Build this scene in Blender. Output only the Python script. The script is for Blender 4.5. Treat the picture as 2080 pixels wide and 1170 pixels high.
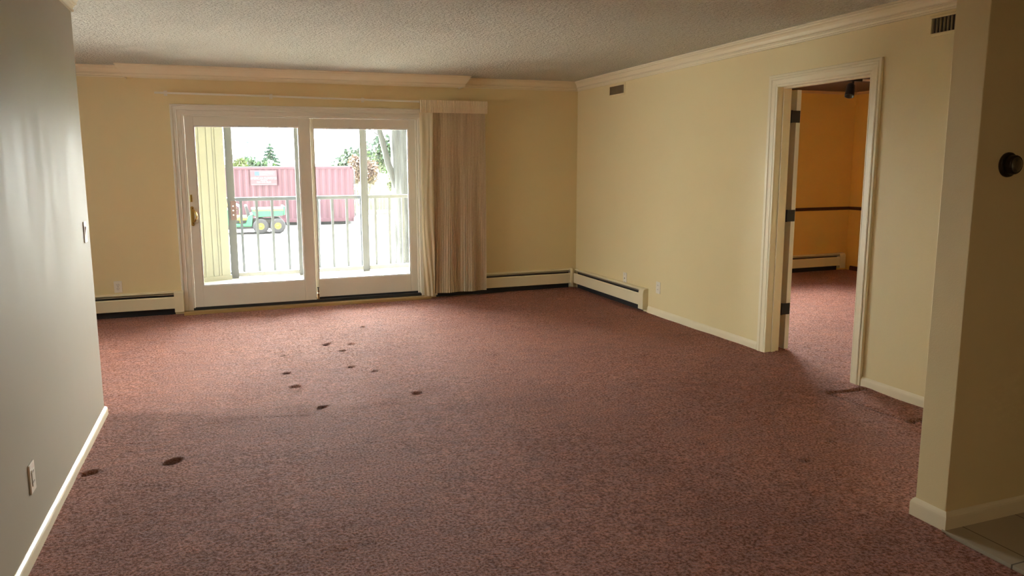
import bpy, math, random
import numpy as np
from mathutils import Vector, Matrix, noise

sc = bpy.context.scene
for o in list(bpy.data.objects):
    bpy.data.objects.remove(o)
C = sc.collection
PI = math.pi

# ------------------------------------------------------------ camera
F_PX, W_PX, H_PX = 1468.944, 2080.0, 1170.0
cam_d = bpy.data.cameras.new('camera')
cam = bpy.data.objects.new('camera', cam_d)
C.objects.link(cam)
cam_d.sensor_fit = 'HORIZONTAL'
cam_d.sensor_width = 36.0
cam_d.lens = 36.0 * F_PX / W_PX
cam_d.shift_x = (1040 - 989.8078) / W_PX
cam_d.shift_y = -(585 - 548.7858) / W_PX
cam_d.clip_start = 0.05
cam_d.clip_end = 400
_a, _b, _r = math.radians(19.2815), math.radians(8.1857), math.radians(-0.3611)
fwd = Vector((math.sin(_a) * math.cos(_b), math.cos(_a) * math.cos(_b), -math.sin(_b)))
rt = Vector((math.cos(_a), -math.sin(_a), 0))
up = rt.cross(fwd)
r2 = rt * math.cos(_r) + up * math.sin(_r)
u2 = -rt * math.sin(_r) + up * math.cos(_r)
m3 = Matrix((r2, u2, -fwd)).transposed()
cam.matrix_world = Matrix.Translation((0, 0, 1.4732)) @ m3.to_4x4()
sc.camera = cam

# ------------------------------------------------------------ sky, sun, exposure
world = bpy.data.worlds.new('sky')
sc.world = world
world.use_nodes = True
wn = world.node_tree.nodes['Background']
wn.inputs[0].default_value = (0.96, 0.975, 0.96, 1)
# hazy sky, brightest around the sun (towards +y), dim on the opposite side
_nt = world.node_tree
_tc = _nt.nodes.new('ShaderNodeTexCoord')
_dp = _nt.nodes.new('ShaderNodeVectorMath'); _dp.operation = 'DOT_PRODUCT'
_dp.inputs[1].default_value = Vector((-0.22, 0.85, 0.42)).normalized()
_mr = _nt.nodes.new('ShaderNodeMapRange'); _mr.interpolation_type = 'SMOOTHSTEP'
_mr.inputs['From Min'].default_value = -0.3; _mr.inputs['From Max'].default_value = 0.95
_mr.inputs['To Min'].default_value = 0.5; _mr.inputs['To Max'].default_value = 6.5
_nt.links.new(_tc.outputs['Generated'], _dp.inputs[0])
_nt.links.new(_dp.outputs['Value'], _mr.inputs['Value'])
_nt.links.new(_mr.outputs[0], wn.inputs[1])
sun_d = bpy.data.lights.new('sun', 'SUN')
sun_d.energy = 14.0
sun_d.angle = math.radians(0.6)
sun_d.color = (1.0, 0.98, 0.86)
sun = bpy.data.objects.new('sun', sun_d)
C.objects.link(sun)
sun.rotation_euler = Vector((0.10, -0.54, -0.83)).to_track_quat('-Z', 'Y').to_euler()
sun.location = (5, 20, 15)
sc.view_settings.view_transform = 'Standard'
sc.view_settings.look = 'None'
sc.view_settings.exposure = 3.5
sc.view_settings.gamma = 1.0
sc.view_settings.use_curve_mapping = False
sc.cycles.use_denoising = True
sc.cycles.max_bounces = 14
sc.cycles.diffuse_bounces = 8
sc.cycles.transparent_max_bounces = 16
sc.cycles.sample_clamp_indirect = 20.0

# portals: sampling hints only, they emit nothing
def portal(name, loc, sx, sz):
    d = bpy.data.lights.new(name, 'AREA')
    d.shape = 'RECTANGLE'
    d.size, d.size_y = sx, sz
    d.cycles.is_portal = True
    o = bpy.data.objects.new(name, d)
    C.objects.link(o)
    o.location = loc
    o.rotation_euler = (-PI / 2, 0, 0)
portal('patio_door_portal', (0.76, 8.035, 1.08), 2.5, 1.9)
portal('window_portal', (5.55, 8.035, 1.45), 1.9, 1.1)
_p = portal('fill_window_portal', (-3.36, 5.75, 1.35), 1.9, 1.4)
bpy.data.objects['fill_window_portal'].rotation_euler = (0, -PI / 2, 0)

# ------------------------------------------------------------ helpers
class MB:
    def __init__(s):
        s.v, s.f, s.sm = [], [], []

    def add(s, vs, fs, smooth=False):
        n = len(s.v)
        s.v += [tuple(p) for p in vs]
        for f in fs:
            s.f.append(tuple(i + n for i in f))
            s.sm.append(smooth)
        return s

    def box(s, x0, x1, y0, y1, z0, z1):
        vs = [(x, y, z) for x in (x0, x1) for y in (y0, y1) for z in (z0, z1)]
        return s.add(vs, [(0, 1, 3, 2), (4, 6, 7, 5), (0, 4, 5, 1), (2, 3, 7, 6), (0, 2, 6, 4), (1, 5, 7, 3)])

    def obox(s, c, d, w, h, ln):
        """box centred at c, long axis d (length ln), width w, height h"""
        d = Vector(d).normalized()
        a = Vector((0, 0, 1)).cross(d)
        a = Vector((1, 0, 0)) if a.length < 1e-4 else a.normalized()
        b = d.cross(a)
        vs = [Vector(c) + d * (i * ln / 2) + a * (j * w / 2) + b * (k * h / 2) for i in (-1, 1) for j in (-1, 1) for k in (-1, 1)]
        return s.add(vs, [(0, 1, 3, 2), (4, 6, 7, 5), (0, 4, 5, 1), (2, 3, 7, 6), (0, 2, 6, 4), (1, 5, 7, 3)])

    def sweep(s, path, N, prof, smooth=False, closed_prof=True):
        N = Vector(N)
        P = [Vector(p) for p in path]
        n = len(P)
        segs = [(P[i + 1] - P[i]).normalized() for i in range(n - 1)]
        side = [N.cross(t).normalized() for t in segs]
        vs = []
        for i in range(n):
            if i == 0: m = side[0]
            elif i == n - 1: m = side[-1]
            else: m = (side[i - 1] + side[i]) / (1 + side[i - 1].dot(side[i]))
            for a, b in prof:
                vs.append(P[i] + m * a + N * b)
        k = len(prof)
        fs = []
        for i in range(n - 1):
            for j in range(k if closed_prof else k - 1):
                j2 = (j + 1) % k
                fs.append((i * k + j, i * k + j2, (i + 1) * k + j2, (i + 1) * k + j))
        if closed_prof:
            fs.append(tuple(range(k))[::-1])
            fs.append(tuple((n - 1) * k + j for j in range(k)))
        return s.add(vs, fs, smooth)

    def tube(s, pts, radii, seg=10, caps=True):
        pts = [Vector(p) for p in pts]
        if not hasattr(radii, '__len__'): radii = [radii] * len(pts)
        vs = []
        ref = None
        for i, p in enumerate(pts):
            t = (pts[min(i + 1, len(pts) - 1)] - pts[max(i - 1, 0)]).normalized()
            if ref is None:
                ref = t.orthogonal().normalized()
            ref = (ref - t * ref.dot(t)).normalized()
            b = t.cross(ref)
            for k in range(seg):
                a = 2 * PI * k / seg
                vs.append(p + (ref * math.cos(a) + b * math.sin(a)) * radii[i])
        fs = []
        for i in range(len(pts) - 1):
            for k in range(seg):
                k2 = (k + 1) % seg
                fs.append((i * seg + k, i * seg + k2, (i + 1) * seg + k2, (i + 1) * seg + k))
        s.add(vs, fs, True)
        if caps:
            n0 = len(s.v) - len(vs)
            s.f.append(tuple(n0 + k for k in range(seg))[::-1]); s.sm.append(False)
            s.f.append(tuple(n0 + (len(pts) - 1) * seg + k for k in range(seg))); s.sm.append(False)
        return s

    def lathe(s, prof, origin, axis, seg=32):
        axis = Vector(axis).normalized()
        a = axis.orthogonal().normalized()
        b = axis.cross(a)
        o = Vector(origin)
        vs, fs = [], []
        for r, h in prof:
            for k in range(seg):
                t = 2 * PI * k / seg
                vs.append(o + axis * h + (a * math.cos(t) + b * math.sin(t)) * max(r, 1e-4))
        for i in range(len(prof) - 1):
            for k in range(seg):
                k2 = (k + 1) % seg
                fs.append((i * seg + k, i * seg + k2, (i + 1) * seg + k2, (i + 1) * seg + k))
        return s.add(vs, fs, True)

    def build(s, name, mat, parent=None, bevel=0, loc=None, kind=None, label=None):
        me = bpy.data.meshes.new(name)
        me.from_pydata(s.v, [], s.f)
        me.polygons.foreach_set('use_smooth', s.sm)
        me.materials.append(mat)
        me.update()
        import bmesh
        bm = bmesh.new(); bm.from_mesh(me)
        if len(bm.faces) < 60000:
            bmesh.ops.recalc_face_normals(bm, faces=bm.faces)
        bm.to_mesh(me); bm.free()
        o = bpy.data.objects.new(name, me)
        C.objects.link(o)
        if parent: o.parent = parent
        if loc is not None: o.location = loc
        if bevel:
            b = o.modifiers.new('bevel', 'BEVEL')
            b.width = bevel; b.segments = 2; b.limit_method = 'ANGLE'; b.angle_limit = math.radians(40)
        if kind: o['kind'] = kind
        if label: o['label'] = label
        return o

def thing(name, label=None, cat=None, loc=(0, 0, 0), rot=(0, 0, 0), group=None, kind=None):
    o = bpy.data.objects.new(name, None)
    C.objects.link(o)
    o.empty_display_size = 0.1
    o.location = loc
    o.rotation_euler = rot
    tag(o, label, cat, group, kind)
    return o

def tag(o, label=None, cat=None, group=None, kind=None):
    if label: o['label'] = label
    if cat: o['category'] = cat
    if group: o['group'] = group
    if kind: o['kind'] = kind
    return o

def struct(mb, name, mat, label, bevel=0, cat=None):
    o = mb.build(name, mat, bevel=bevel)
    return tag(o, label, cat or name.split('_')[0], kind='structure')

# ------------------------------------------------------------ materials
def mat(name, col, rough=0.5, metal=0.0, spec=0.5, var=0.0, vscale=3.0, bump=0.0, bscale=200.0, stretch=(1, 1, 1), sheen=0.0, trans=0.0, coat=0.0, col2=None, rvar=0.0, bdist=0.002):
    m = bpy.data.materials.new(name)
    m.use_nodes = True
    nt = m.node_tree
    b = nt.nodes['Principled BSDF']
    b.inputs['Base Color'].default_value = (*col, 1)
    b.inputs['Roughness'].default_value = rough
    b.inputs['Metallic'].default_value = metal
    b.inputs['Specular IOR Level'].default_value = spec
    b.inputs['Sheen Weight'].default_value = sheen
    b.inputs['Coat Weight'].default_value = coat
    tc = nt.nodes.new('ShaderNodeTexCoord')
    mp = nt.nodes.new('ShaderNodeMapping')
    mp.inputs['Scale'].default_value = stretch
    nt.links.new(tc.outputs['Object'], mp.inputs[0])
    if var or col2 or rvar:
        n = nt.nodes.new('ShaderNodeTexNoise')
        n.inputs['Scale'].default_value = vscale
        n.inputs['Detail'].default_value = 5
        nt.links.new(mp.outputs[0], n.inputs['Vector'])
        rp = nt.nodes.new('ShaderNodeValToRGB')
        c2 = col2 or tuple(c * (1 - var) for c in col)
        c1 = col if col2 else tuple(min(1, c * (1 + var)) for c in col)
        rp.color_ramp.elements[0].position = 0.3
        rp.color_ramp.elements[1].position = 0.7
        rp.color_ramp.elements[0].color = (*c2, 1)
        rp.color_ramp.elements[1].color = (*c1, 1)
        nt.links.new(n.outputs['Fac'], rp.inputs[0])
        if var or col2: nt.links.new(rp.outputs[0], b.inputs['Base Color'])
        if rvar:
            mr = nt.nodes.new('ShaderNodeMapRange')
            mr.inputs['To Min'].default_value = max(0.02, rough - rvar)
            mr.inputs['To Max'].default_value = rough + rvar
            mr.inputs['From Min'].default_value = 0.35
            mr.inputs['From Max'].default_value = 0.65
            nt.links.new(n.outputs['Fac'], mr.inputs['Value'])
            nt.links.new(mr.outputs[0], b.inputs['Roughness'])
    if bump:
        n2 = nt.nodes.new('ShaderNodeTexNoise')
        n2.inputs['Scale'].default_value = bscale
        n2.inputs['Detail'].default_value = 3
        nt.links.new(mp.outputs[0], n2.inputs['Vector'])
        bp = nt.nodes.new('ShaderNodeBump')
        bp.inputs['Strength'].default_value = bump
        bp.inputs['Distance'].default_value = bdist
        nt.links.new(n2.outputs['Fac'], bp.inputs['Height'])
        nt.links.new(bp.outputs[0], b.inputs['Normal'])
    return m

M = {}
M['wall'] = mat('cream_wall_paint', (0.77, 0.645, 0.36), rough=0.5, spec=0.5, bump=0.25, bscale=220, var=0.02, vscale=1.2)
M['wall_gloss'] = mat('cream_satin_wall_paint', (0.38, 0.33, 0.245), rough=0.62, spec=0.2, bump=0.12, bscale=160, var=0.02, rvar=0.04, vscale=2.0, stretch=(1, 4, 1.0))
M['orange_wall'] = mat('golden_wall_paint', (0.80, 0.51, 0.14), rough=0.6, bump=0.2, bscale=220, var=0.03)
M['trim'] = mat('cream_trim_paint', (0.80, 0.71, 0.50), rough=0.35, spec=0.5, var=0.015)
M['white_trim'] = mat('white_door_paint', (0.76, 0.73, 0.62), rough=0.38, spec=0.5, var=0.02)
M['heater'] = mat('cream_enamel', (0.78, 0.68, 0.45), rough=0.35, spec=0.5, var=0.02)
M['dark_metal'] = mat('dark_sheet_metal', (0.03, 0.03, 0.032), rough=0.5, metal=0.3, var=0.1)
M['grey_metal'] = mat('grey_damper_metal', (0.30, 0.24, 0.19), rough=0.45, metal=0.4, var=0.05)
M['plate'] = mat('ivory_plastic', (0.80, 0.74, 0.62), rough=0.3, var=0.01)
M['plate_white'] = mat('white_plastic', (0.85, 0.85, 0.84), rough=0.3, var=0.01)
M['slot'] = mat('dark_slot', (0.05, 0.04, 0.035), rough=0.6, var=0.05)
M['brass'] = mat('polished_brass', (0.62, 0.44, 0.14), rough=0.22, metal=1.0, var=0.05)
M['alum'] = mat('dark_aluminium', (0.05, 0.053, 0.058), rough=0.45, metal=0.5, var=0.05)
M['alum_light'] = mat('mill_aluminium', (0.11, 0.11, 0.108), rough=0.4, metal=0.6, var=0.05)
M['rail'] = mat('dark_railing_paint', (0.045, 0.055, 0.07), rough=0.35, spec=0.6, var=0.1)
M['black'] = mat('black_metal', (0.008, 0.008, 0.009), rough=0.45, var=0.1)
M['oak'] = mat('light_oak_strip', (0.52, 0.33, 0.13), rough=0.4, col2=(0.40, 0.24, 0.09), vscale=14, stretch=(0.15, 3, 3))
M['dark_wood'] = mat('dark_stained_wood', (0.075, 0.022, 0.01), rough=0.4, col2=(0.045, 0.013, 0.006), vscale=14, stretch=(0.3, 0.3, 4))
M['curtain'] = mat('beige_pleated_fabric', (0.60, 0.485, 0.32), rough=0.95, sheen=0.0, var=0.05, vscale=60, bump=0.3, bscale=500)
M['curtain_head'] = mat('cream_pleated_header_tape', (0.86, 0.76, 0.55), rough=0.85, var=0.03, vscale=60, bump=0.3, bscale=500)
M['vent'] = mat('tan_vent_metal', (0.42, 0.33, 0.20), rough=0.5, metal=0.1, var=0.05)
M['concrete_in'] = mat('grey_slab', (0.3, 0.28, 0.25), rough=0.9, var=0.1)
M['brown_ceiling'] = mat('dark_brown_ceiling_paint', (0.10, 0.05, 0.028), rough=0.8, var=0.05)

# translucent curtain lining
def lining_mat():
    m = bpy.data.materials.new('cream_sheer_lining')
    m.use_nodes = True
    nt = m.node_tree
    b = nt.nodes['Principled BSDF']
    b.inputs['Base Color'].default_value = (0.70, 0.62, 0.42, 1)
    b.inputs['Roughness'].default_value = 0.85
    tr = nt.nodes.new('ShaderNodeBsdfTranslucent')
    tr.inputs[0].default_value = (0.80, 0.74, 0.52, 1)
    mx = nt.nodes.new('ShaderNodeMixShader')
    mx.inputs[0].default_value = 0.10
    nt.links.new(b.outputs[0], mx.inputs[1]); nt.links.new(tr.outputs[0], mx.inputs[2])
    nt.links.new(mx.outputs[0], nt.nodes['Material Output'].inputs[0])
    tc = nt.nodes.new('ShaderNodeTexCoord')
    n = nt.nodes.new('ShaderNodeTexNoise'); n.inputs['Scale'].default_value = 400
    nt.links.new(tc.outputs['Object'], n.inputs['Vector'])
    bp = nt.nodes.new('ShaderNodeBump'); bp.inputs['Strength'].default_value = 0.15; bp.inputs['Distance'].default_value = 0.001
    nt.links.new(n.outputs['Fac'], bp.inputs['Height']); nt.links.new(bp.outputs[0], b.inputs['Normal'])
    return m
M['lining'] = lining_mat()

# thin window glass: clear with a weak reflection and an added veil imitating haze and flare
def glass_mat(veil=0.006):
    m = bpy.data.materials.new('veiled_window_glass')
    m.use_nodes = True
    nt = m.node_tree
    nt.nodes.remove(nt.nodes['Principled BSDF'])
    out = nt.nodes['Material Output']
    t = nt.nodes.new('ShaderNodeBsdfTransparent'); t.inputs[0].default_value = (0.97, 0.98, 0.97, 1)
    g = nt.nodes.new('ShaderNodeBsdfGlossy'); g.inputs['Roughness'].default_value = 0.02
    fr = nt.nodes.new('ShaderNodeFresnel'); fr.inputs[0].default_value = 1.3
    m1 = nt.nodes.new('ShaderNodeMixShader')
    nt.links.new(fr.outputs[0], m1.inputs[0]); nt.links.new(t.outputs[0], m1.inputs[1]); nt.links.new(g.outputs[0], m1.inputs[2])
    d = nt.nodes.new('ShaderNodeBsdfTranslucent'); d.inputs[0].default_value = (0.9, 0.9, 0.9, 1)
    m2 = nt.nodes.new('ShaderNodeMixShader')
    tc = nt.nodes.new('ShaderNodeTexCoord')
    n = nt.nodes.new('ShaderNodeTexNoise'); n.inputs['Scale'].default_value = 3
    nt.links.new(tc.outputs['Object'], n.inputs['Vector'])
    mr = nt.nodes.new('ShaderNodeMapRange'); mr.inputs['To Min'].default_value = veil * 0.7; mr.inputs['To Max'].default_value = veil * 1.3
    nt.links.new(n.outputs['Fac'], mr.inputs['Value']); nt.links.new(mr.outputs[0], m2.inputs[0])
    nt.links.new(m1.outputs[0], m2.inputs[1]); nt.links.new(d.outputs[0], m2.inputs[2])
    nt.links.new(m2.outputs[0], out.inputs[0])
    return m
M['glass'] = glass_mat()

def carpet_mat():
    m = bpy.data.materials.new('rose_brown_carpet')
    m.use_nodes = True
    nt = m.node_tree
    b = nt.nodes['Principled BSDF']
    b.inputs['Roughness'].default_value = 0.78
    b.inputs['Specular IOR Level'].default_value = 0.33
    b.inputs['Sheen Weight'].default_value = 0.34
    b.inputs['Sheen Roughness'].default_value = 0.45
    b.inputs['Sheen Tint'].default_value = (0.92, 0.88, 1.0, 1)
    tc = nt.nodes.new('ShaderNodeTexCoord')
    def noi(scale, detail=3, rough=0.6, st=(1, 1, 1), rot=0.0, dist=0.0):
        mp = nt.nodes.new('ShaderNodeMapping'); mp.inputs['Scale'].default_value = st
        mp.inputs['Rotation'].default_value = (0, 0, rot)
        nt.links.new(tc.outputs['Object'], mp.inputs[0])
        n = nt.nodes.new('ShaderNodeTexNoise'); n.inputs['Scale'].default_value = scale
        n.inputs['Detail'].default_value = detail; n.inputs['Roughness'].default_value = rough
        n.inputs['Distortion'].default_value = dist
        nt.links.new(mp.outputs[0], n.inputs['Vector'])
        return n.outputs['Fac']
    def ramp(f, p0, p1, c0, c1):
        r = nt.nodes.new('ShaderNodeValToRGB')
        r.color_ramp.elements[0].position = p0; r.color_ramp.elements[1].position = p1
        r.color_ramp.elements[0].color = (*c0, 1); r.color_ramp.elements[1].color = (*c1, 1)
        nt.links.new(f, r.inputs[0]); return r.outputs[0]
    def mul(a, c, fac=1.0):
        x = nt.nodes.new('ShaderNodeMix'); x.data_type = 'RGBA'; x.blend_type = 'MULTIPLY'
        x.inputs['Factor'].default_value = fac
        nt.links.new(a, x.inputs['A']); nt.links.new(c, x.inputs['B']); return x.outputs['Result']
    base = ramp(noi(1.3, 4, 0.55, (1, 1.6, 1), 0.5, 0.6), 0.32, 0.68, (0.47, 0.134, 0.044), (0.56, 0.178, 0.070))
    mid = ramp(noi(9, 4, 0.65, (1, 1.8, 1), 0.9, 0.8), 0.33, 0.66, (0.80, 0.78, 0.77), (1.12, 1.12, 1.12))
    fine = ramp(noi(84, 4, 0.72), 0.37, 0.61, (0.44, 0.39, 0.37), (1.48, 1.50, 1.50))  # fibre-tip tone plus painted pile shade: gaps darker, tips lighter
    c = mul(mul(base, mid), fine)
    at = nt.nodes.new('ShaderNodeAttribute'); at.attribute_name = 'wear_shade'
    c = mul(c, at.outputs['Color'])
    nt.links.new(c, b.inputs['Base Color'])
    def mth(op, a, bb):
        x = nt.nodes.new('ShaderNodeMath'); x.operation = op
        nt.links.new(a, x.inputs[0])
        if isinstance(bb, float): x.inputs[1].default_value = bb
        else: nt.links.new(bb, x.inputs[1])
        return x.outputs[0]
    h = mth('ADD', mth('MULTIPLY', noi(84, 4, 0.72), 2.0), mth('ADD', mth('MULTIPLY', noi(14, 3, 0.6, (1, 1.6, 1), 0.7, 0.5), 0.8), mth('MULTIPLY', noi(45, 3, 0.6, (1, 1.5, 1), 0.3, 0.8), 1.2)))
    # upright pile catches the sheen, the gaps between tufts do not
    mrs = nt.nodes.new('ShaderNodeMapRange')
    mrs.inputs['From Min'].default_value = 0.40; mrs.inputs['From Max'].default_value = 0.58
    mrs.inputs['To Min'].default_value = 0.22; mrs.inputs['To Max'].default_value = 1.0
    nt.links.new(noi(84, 4, 0.72), mrs.inputs['Value'])
    nt.links.new(mth('MULTIPLY', mrs.outputs[0], 0.62), b.inputs['Sheen Weight'])
    nt.links.new(mth('MULTIPLY', mrs.outputs[0], 0.45), b.inputs['Specular IOR Level'])
    bp = nt.nodes.new('ShaderNodeBump'); bp.inputs['Strength'].default_value = 1.0; bp.inputs['Distance'].default_value = 0.022
    nt.links.new(h, bp.inputs['Height']); nt.links.new(bp.outputs[0], b.inputs['Normal'])
    return m
M['carpet'] = carpet_mat()

def ceiling_mat():
    m = mat('textured_ceiling', (0.78, 0.78, 0.68), rough=0.9, col2=(0.60, 0.59, 0.50), vscale=75)
    nt = m.node_tree
    b = nt.nodes['Principled BSDF']
    tc = nt.nodes.new('ShaderNodeTexCoord')
    n = nt.nodes.new('ShaderNodeTexNoise'); n.inputs['Scale'].default_value = 42; n.inputs['Detail'].default_value = 4; n.inputs['Distortion'].default_value = 0.7
    v = nt.nodes.new('ShaderNodeTexVoronoi'); v.inputs['Scale'].default_value = 60
    nt.links.new(tc.outputs['Object'], n.inputs['Vector']); nt.links.new(tc.outputs['Object'], v.inputs['Vector'])
    r = nt.nodes.new('ShaderNodeValToRGB'); r.color_ramp.elements[0].position = 0.42; r.color_ramp.elements[1].position = 0.60
    nt.links.new(n.outputs['Fac'], r.inputs[0])
    mx = nt.nodes.new('ShaderNodeMath'); mx.operation = 'MULTIPLY_ADD'
    nt.links.new(v.outputs['Distance'], mx.inputs[0]); mx.inputs[1].default_value = -0.5; nt.links.new(r.outputs[0], mx.inputs[2])
    bp = nt.nodes.new('ShaderNodeBump'); bp.inputs['Strength'].default_value = 1.0; bp.inputs['Distance'].default_value = 0.012
    nt.links.new(mx.outputs[0], bp.inputs['Height']); nt.links.new(bp.outputs[0], b.inputs['Normal'])
    return m
M['ceiling'] = ceiling_mat()

def tile_mat():
    m = mat('beige_floor_tile', (0.42, 0.36, 0.27), rough=0.35)
    nt = m.node_tree
    b = nt.nodes['Principled BSDF']
    tc = nt.nodes.new('ShaderNodeTexCoord')
    mp = nt.nodes.new('ShaderNodeMapping'); mp.inputs['Location'].default_value = (-2.745 + 0.305, -1.712 + 0.305, 0)
    br = nt.nodes.new('ShaderNodeTexBrick')
    br.offset = 0; br.inputs['Scale'].default_value = 1
    br.inputs['Brick Width'].default_value = 0.305; br.inputs['Row Height'].default_value = 0.305
    br.inputs['Mortar Size'].default_value = 0.003; br.inputs['Mortar Smooth'].default_value = 0.1
    br.inputs['Color1'].default_value = (0.42, 0.36, 0.26, 1); br.inputs['Color2'].default_value = (0.38, 0.32, 0.23, 1)
    br.inputs['Mortar'].default_value = (0.10, 0.08, 0.06, 1)
    nt.links.new(tc.outputs['Object'], mp.inputs[0]); nt.links.new(mp.outputs[0], br.inputs['Vector'])
    nt.links.new(br.outputs['Color'], b.inputs['Base Color'])
    return m
M['tile'] = tile_mat()

# ------------------------------------------------------------ room shell
RX, BY, CZ = 3.90, 7.88, 2.44          # right wall, back wall, ceiling
LX, LE = -0.793, 4.704                 # near left wall face and its end
SX, SN, SF = 2.662, 1.995, 2.134       # entry partition end and faces
FX = -3.2                              # far left wall beyond the near wall
NY = -2.6                              # wall behind the camera
X2 = 8.12                              # far side of the next room
HX = 5.4                               # hall side wall

# carpet: a grid with real dents and creases
def carpet():
    def ax(parts):
        out = []
        for a, b, st in parts:
            n = max(1, int(round((b - a) / st)))
            out += list(np.linspace(a, b, n, endpoint=False))
        out.append(parts[-1][1])
        return np.array(out)
    xs = ax([(FX - 0.1, -1.4, 0.1), (-1.4, RX, 0.0135), (RX, X2 + 0.1, 0.05)])
    ys = ax([(NY - 0.1, 1.6, 0.1), (1.6, 4.6, 0.0135), (4.6, BY - 0.075, 0.0165), (BY - 0.075, BY + 0.02, 0.03)])
    X, Y = np.meshgrid(xs, ys, indexing='ij')
    Z = np.zeros_like(X)
    Wr = np.zeros_like(X)
    rng = np.random.RandomState(3)
    for k in range(26):                          # broad gentle unevenness
        fx, fy = rng.uniform(-2.4, 2.4, 2)
        Z += 0.0011 * np.sin(fx * X + fy * Y + rng.uniform(0, 6.28))
    for k in range(40):
        fx, fy = rng.uniform(-14, 14), rng.uniform(-20, 20)
        Z += 0.00028 * np.sin(fx * X + fy * Y + rng.uniform(0, 6.28))
    dents = [(0.688, 6.063, 1.3), (0.318, 5.807, .8), (0.782, 5.798, 1), (0.879, 5.99, 1), (0.304, 5.281, 1), (0.338, 4.927, 1.1),
             (0.774, 5.286, .9), (0.92, 5.119, .8), (1.081, 4.5, 1), (0.456, 4.417, 1), (-0.358, 3.798, 1.3), (-0.725, 3.782, 1),
             (2.301, 3.11, .7), (2.968, 2.894, .8), (2.643, 2.741, .8), (1.083, 6.599, .8), (0.443, 6.711, .7), (1.895, 5.228, .8),
             (2.977, 4.788, .8), (1.889, 6.29, .7), (2.3, 6.3, .5), (2.6, 6.0, .5), (2.15, 6.7, .5), (1.6, 6.1, .5)]
    for dx, dy, s in dents:
        a = rng.uniform(0.0, 0.9)
        u = (X - dx) * math.cos(a) + (Y - dy) * math.sin(a)
        v = -(X - dx) * math.sin(a) + (Y - dy) * math.cos(a)
        r = (u / (0.030 * s)) ** 2 + (v / (0.019 * s)) ** 2
        Z -= 0.026 * min(s, 1.1) * np.exp(-r * r * 0.6)
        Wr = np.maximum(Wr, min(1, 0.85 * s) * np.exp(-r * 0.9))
        Z += 0.004 * s * np.exp(-((u / 0.08) ** 2 + (v / 0.06) ** 2))
    def crease(pts, w, d, lip=0.0):
        nonlocal Z, Wr
        D = np.full(X.shape, 9.0)
        for (ax_, ay), (bx, by) in zip(pts[:-1], pts[1:]):
            ex, ey = bx - ax_, by - ay
            L2 = ex * ex + ey * ey
            t = np.clip(((X - ax_) * ex + (Y - ay) * ey) / L2, 0, 1)
            D = np.minimum(D, np.hypot(X - ax_ - t * ex, Y - ay - t * ey))
        Z -= d * np.exp(-(D / w) ** 2)
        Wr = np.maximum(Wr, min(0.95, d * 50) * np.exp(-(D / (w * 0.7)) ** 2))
        if lip: Z += lip * np.exp(-((D - 0.035) / 0.02) ** 2)
    crease([(3.573, 3.538), (3.70, 3.522), (3.86, 3.52)], 0.012, 0.022, 0.003)      # cut edges of the patch by the doorway
    crease([(3.573, 3.538), (3.585, 3.25), (3.60, 2.93)], 0.012, 0.016, 0.002)
    crease([(3.58, 2.95), (3.70, 2.965)], 0.013, 0.020, 0.003)
    crease([(3.221, 3.51), (3.02, 3.40), (2.90, 3.27), (2.765, 3.092), (2.502, 2.636), (2.291, 2.248)], 0.011, 0.004, 0.001)
    crease([(2.62, 3.31), (2.42, 3.05), (2.27, 2.845)], 0.011, 0.002)
    crease([(1.75, 2.35), (2.0, 2.27), (2.30, 2.23)], 0.011, 0.003)
    crease([(-0.55, 3.25), (-0.30, 3.32), (-0.10, 3.25)], 0.012, 0.003)
    crease([(-0.35, 4.3), (0.1, 4.36), (0.35, 4.30)], 0.012, 0.004)
    crease([(0.75, 4.55), (0.95, 4.53), (1.15, 4.50)], 0.012, 0.004)
    for k in range(34):                          # short random pile creases
        cx, cy = rng.uniform(-0.7, 3.3), rng.uniform(1.9, 7.2)
        a = rng.uniform(-0.35, 0.35); L = rng.uniform(0.06, 0.16)
        crease([(cx - L * math.cos(a), cy - L * math.sin(a)), (cx, cy + 0.01), (cx + L * math.cos(a), cy + L * math.sin(a))], 0.012, rng.uniform(0.002, 0.005))
    # rippled carpet just inside the doorway of the next room
    m = np.exp(-((X - 4.15) / 0.35) ** 2) * np.exp(-((Y - 4.0) / 0.8) ** 2)
    Z += 0.006 * m * np.sin(28 * X + 9 * Y)
    Z += 0.004 * np.exp(-((X - 3.86) / 0.05) ** 2) * (Y > 3.68) * (Y < 4.5)
    Z[(X > SX - 0.02) & (Y < SN - 0.02)] = -0.03   # under the hall tiles
    n, m_ = X.shape
    co = np.stack([X, Y, Z], -1).reshape(-1, 3)
    idx = np.arange(n * m_).reshape(n, m_)
    q = np.stack([idx[:-1, :-1], idx[1:, :-1], idx[1:, 1:], idx[:-1, 1:]], -1).reshape(-1, 4)
    me = bpy.data.meshes.new('floor')
    me.vertices.add(len(co)); me.vertices.foreach_set('co', co.ravel())
    me.loops.add(q.size); me.loops.foreach_set('vertex_index', q.ravel())
    me.polygons.add(len(q)); me.polygons.foreach_set('loop_start', np.arange(0, q.size, 4)); me.polygons.foreach_set('loop_total', np.full(len(q), 4))
    me.polygons.foreach_set('use_smooth', np.ones(len(q), bool))
    me.update(); me.validate()
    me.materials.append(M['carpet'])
    ca = me.color_attributes.new('wear_shade', 'FLOAT_COLOR', 'POINT')
    wv = (1 - 0.80 * Wr).reshape(-1, 1)  # dents, creases and cuts darkened: matted pile plus shade put into the colour
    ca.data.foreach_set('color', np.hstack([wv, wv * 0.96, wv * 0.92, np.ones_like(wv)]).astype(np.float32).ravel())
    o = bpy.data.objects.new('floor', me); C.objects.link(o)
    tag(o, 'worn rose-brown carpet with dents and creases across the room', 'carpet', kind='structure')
carpet()
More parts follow.
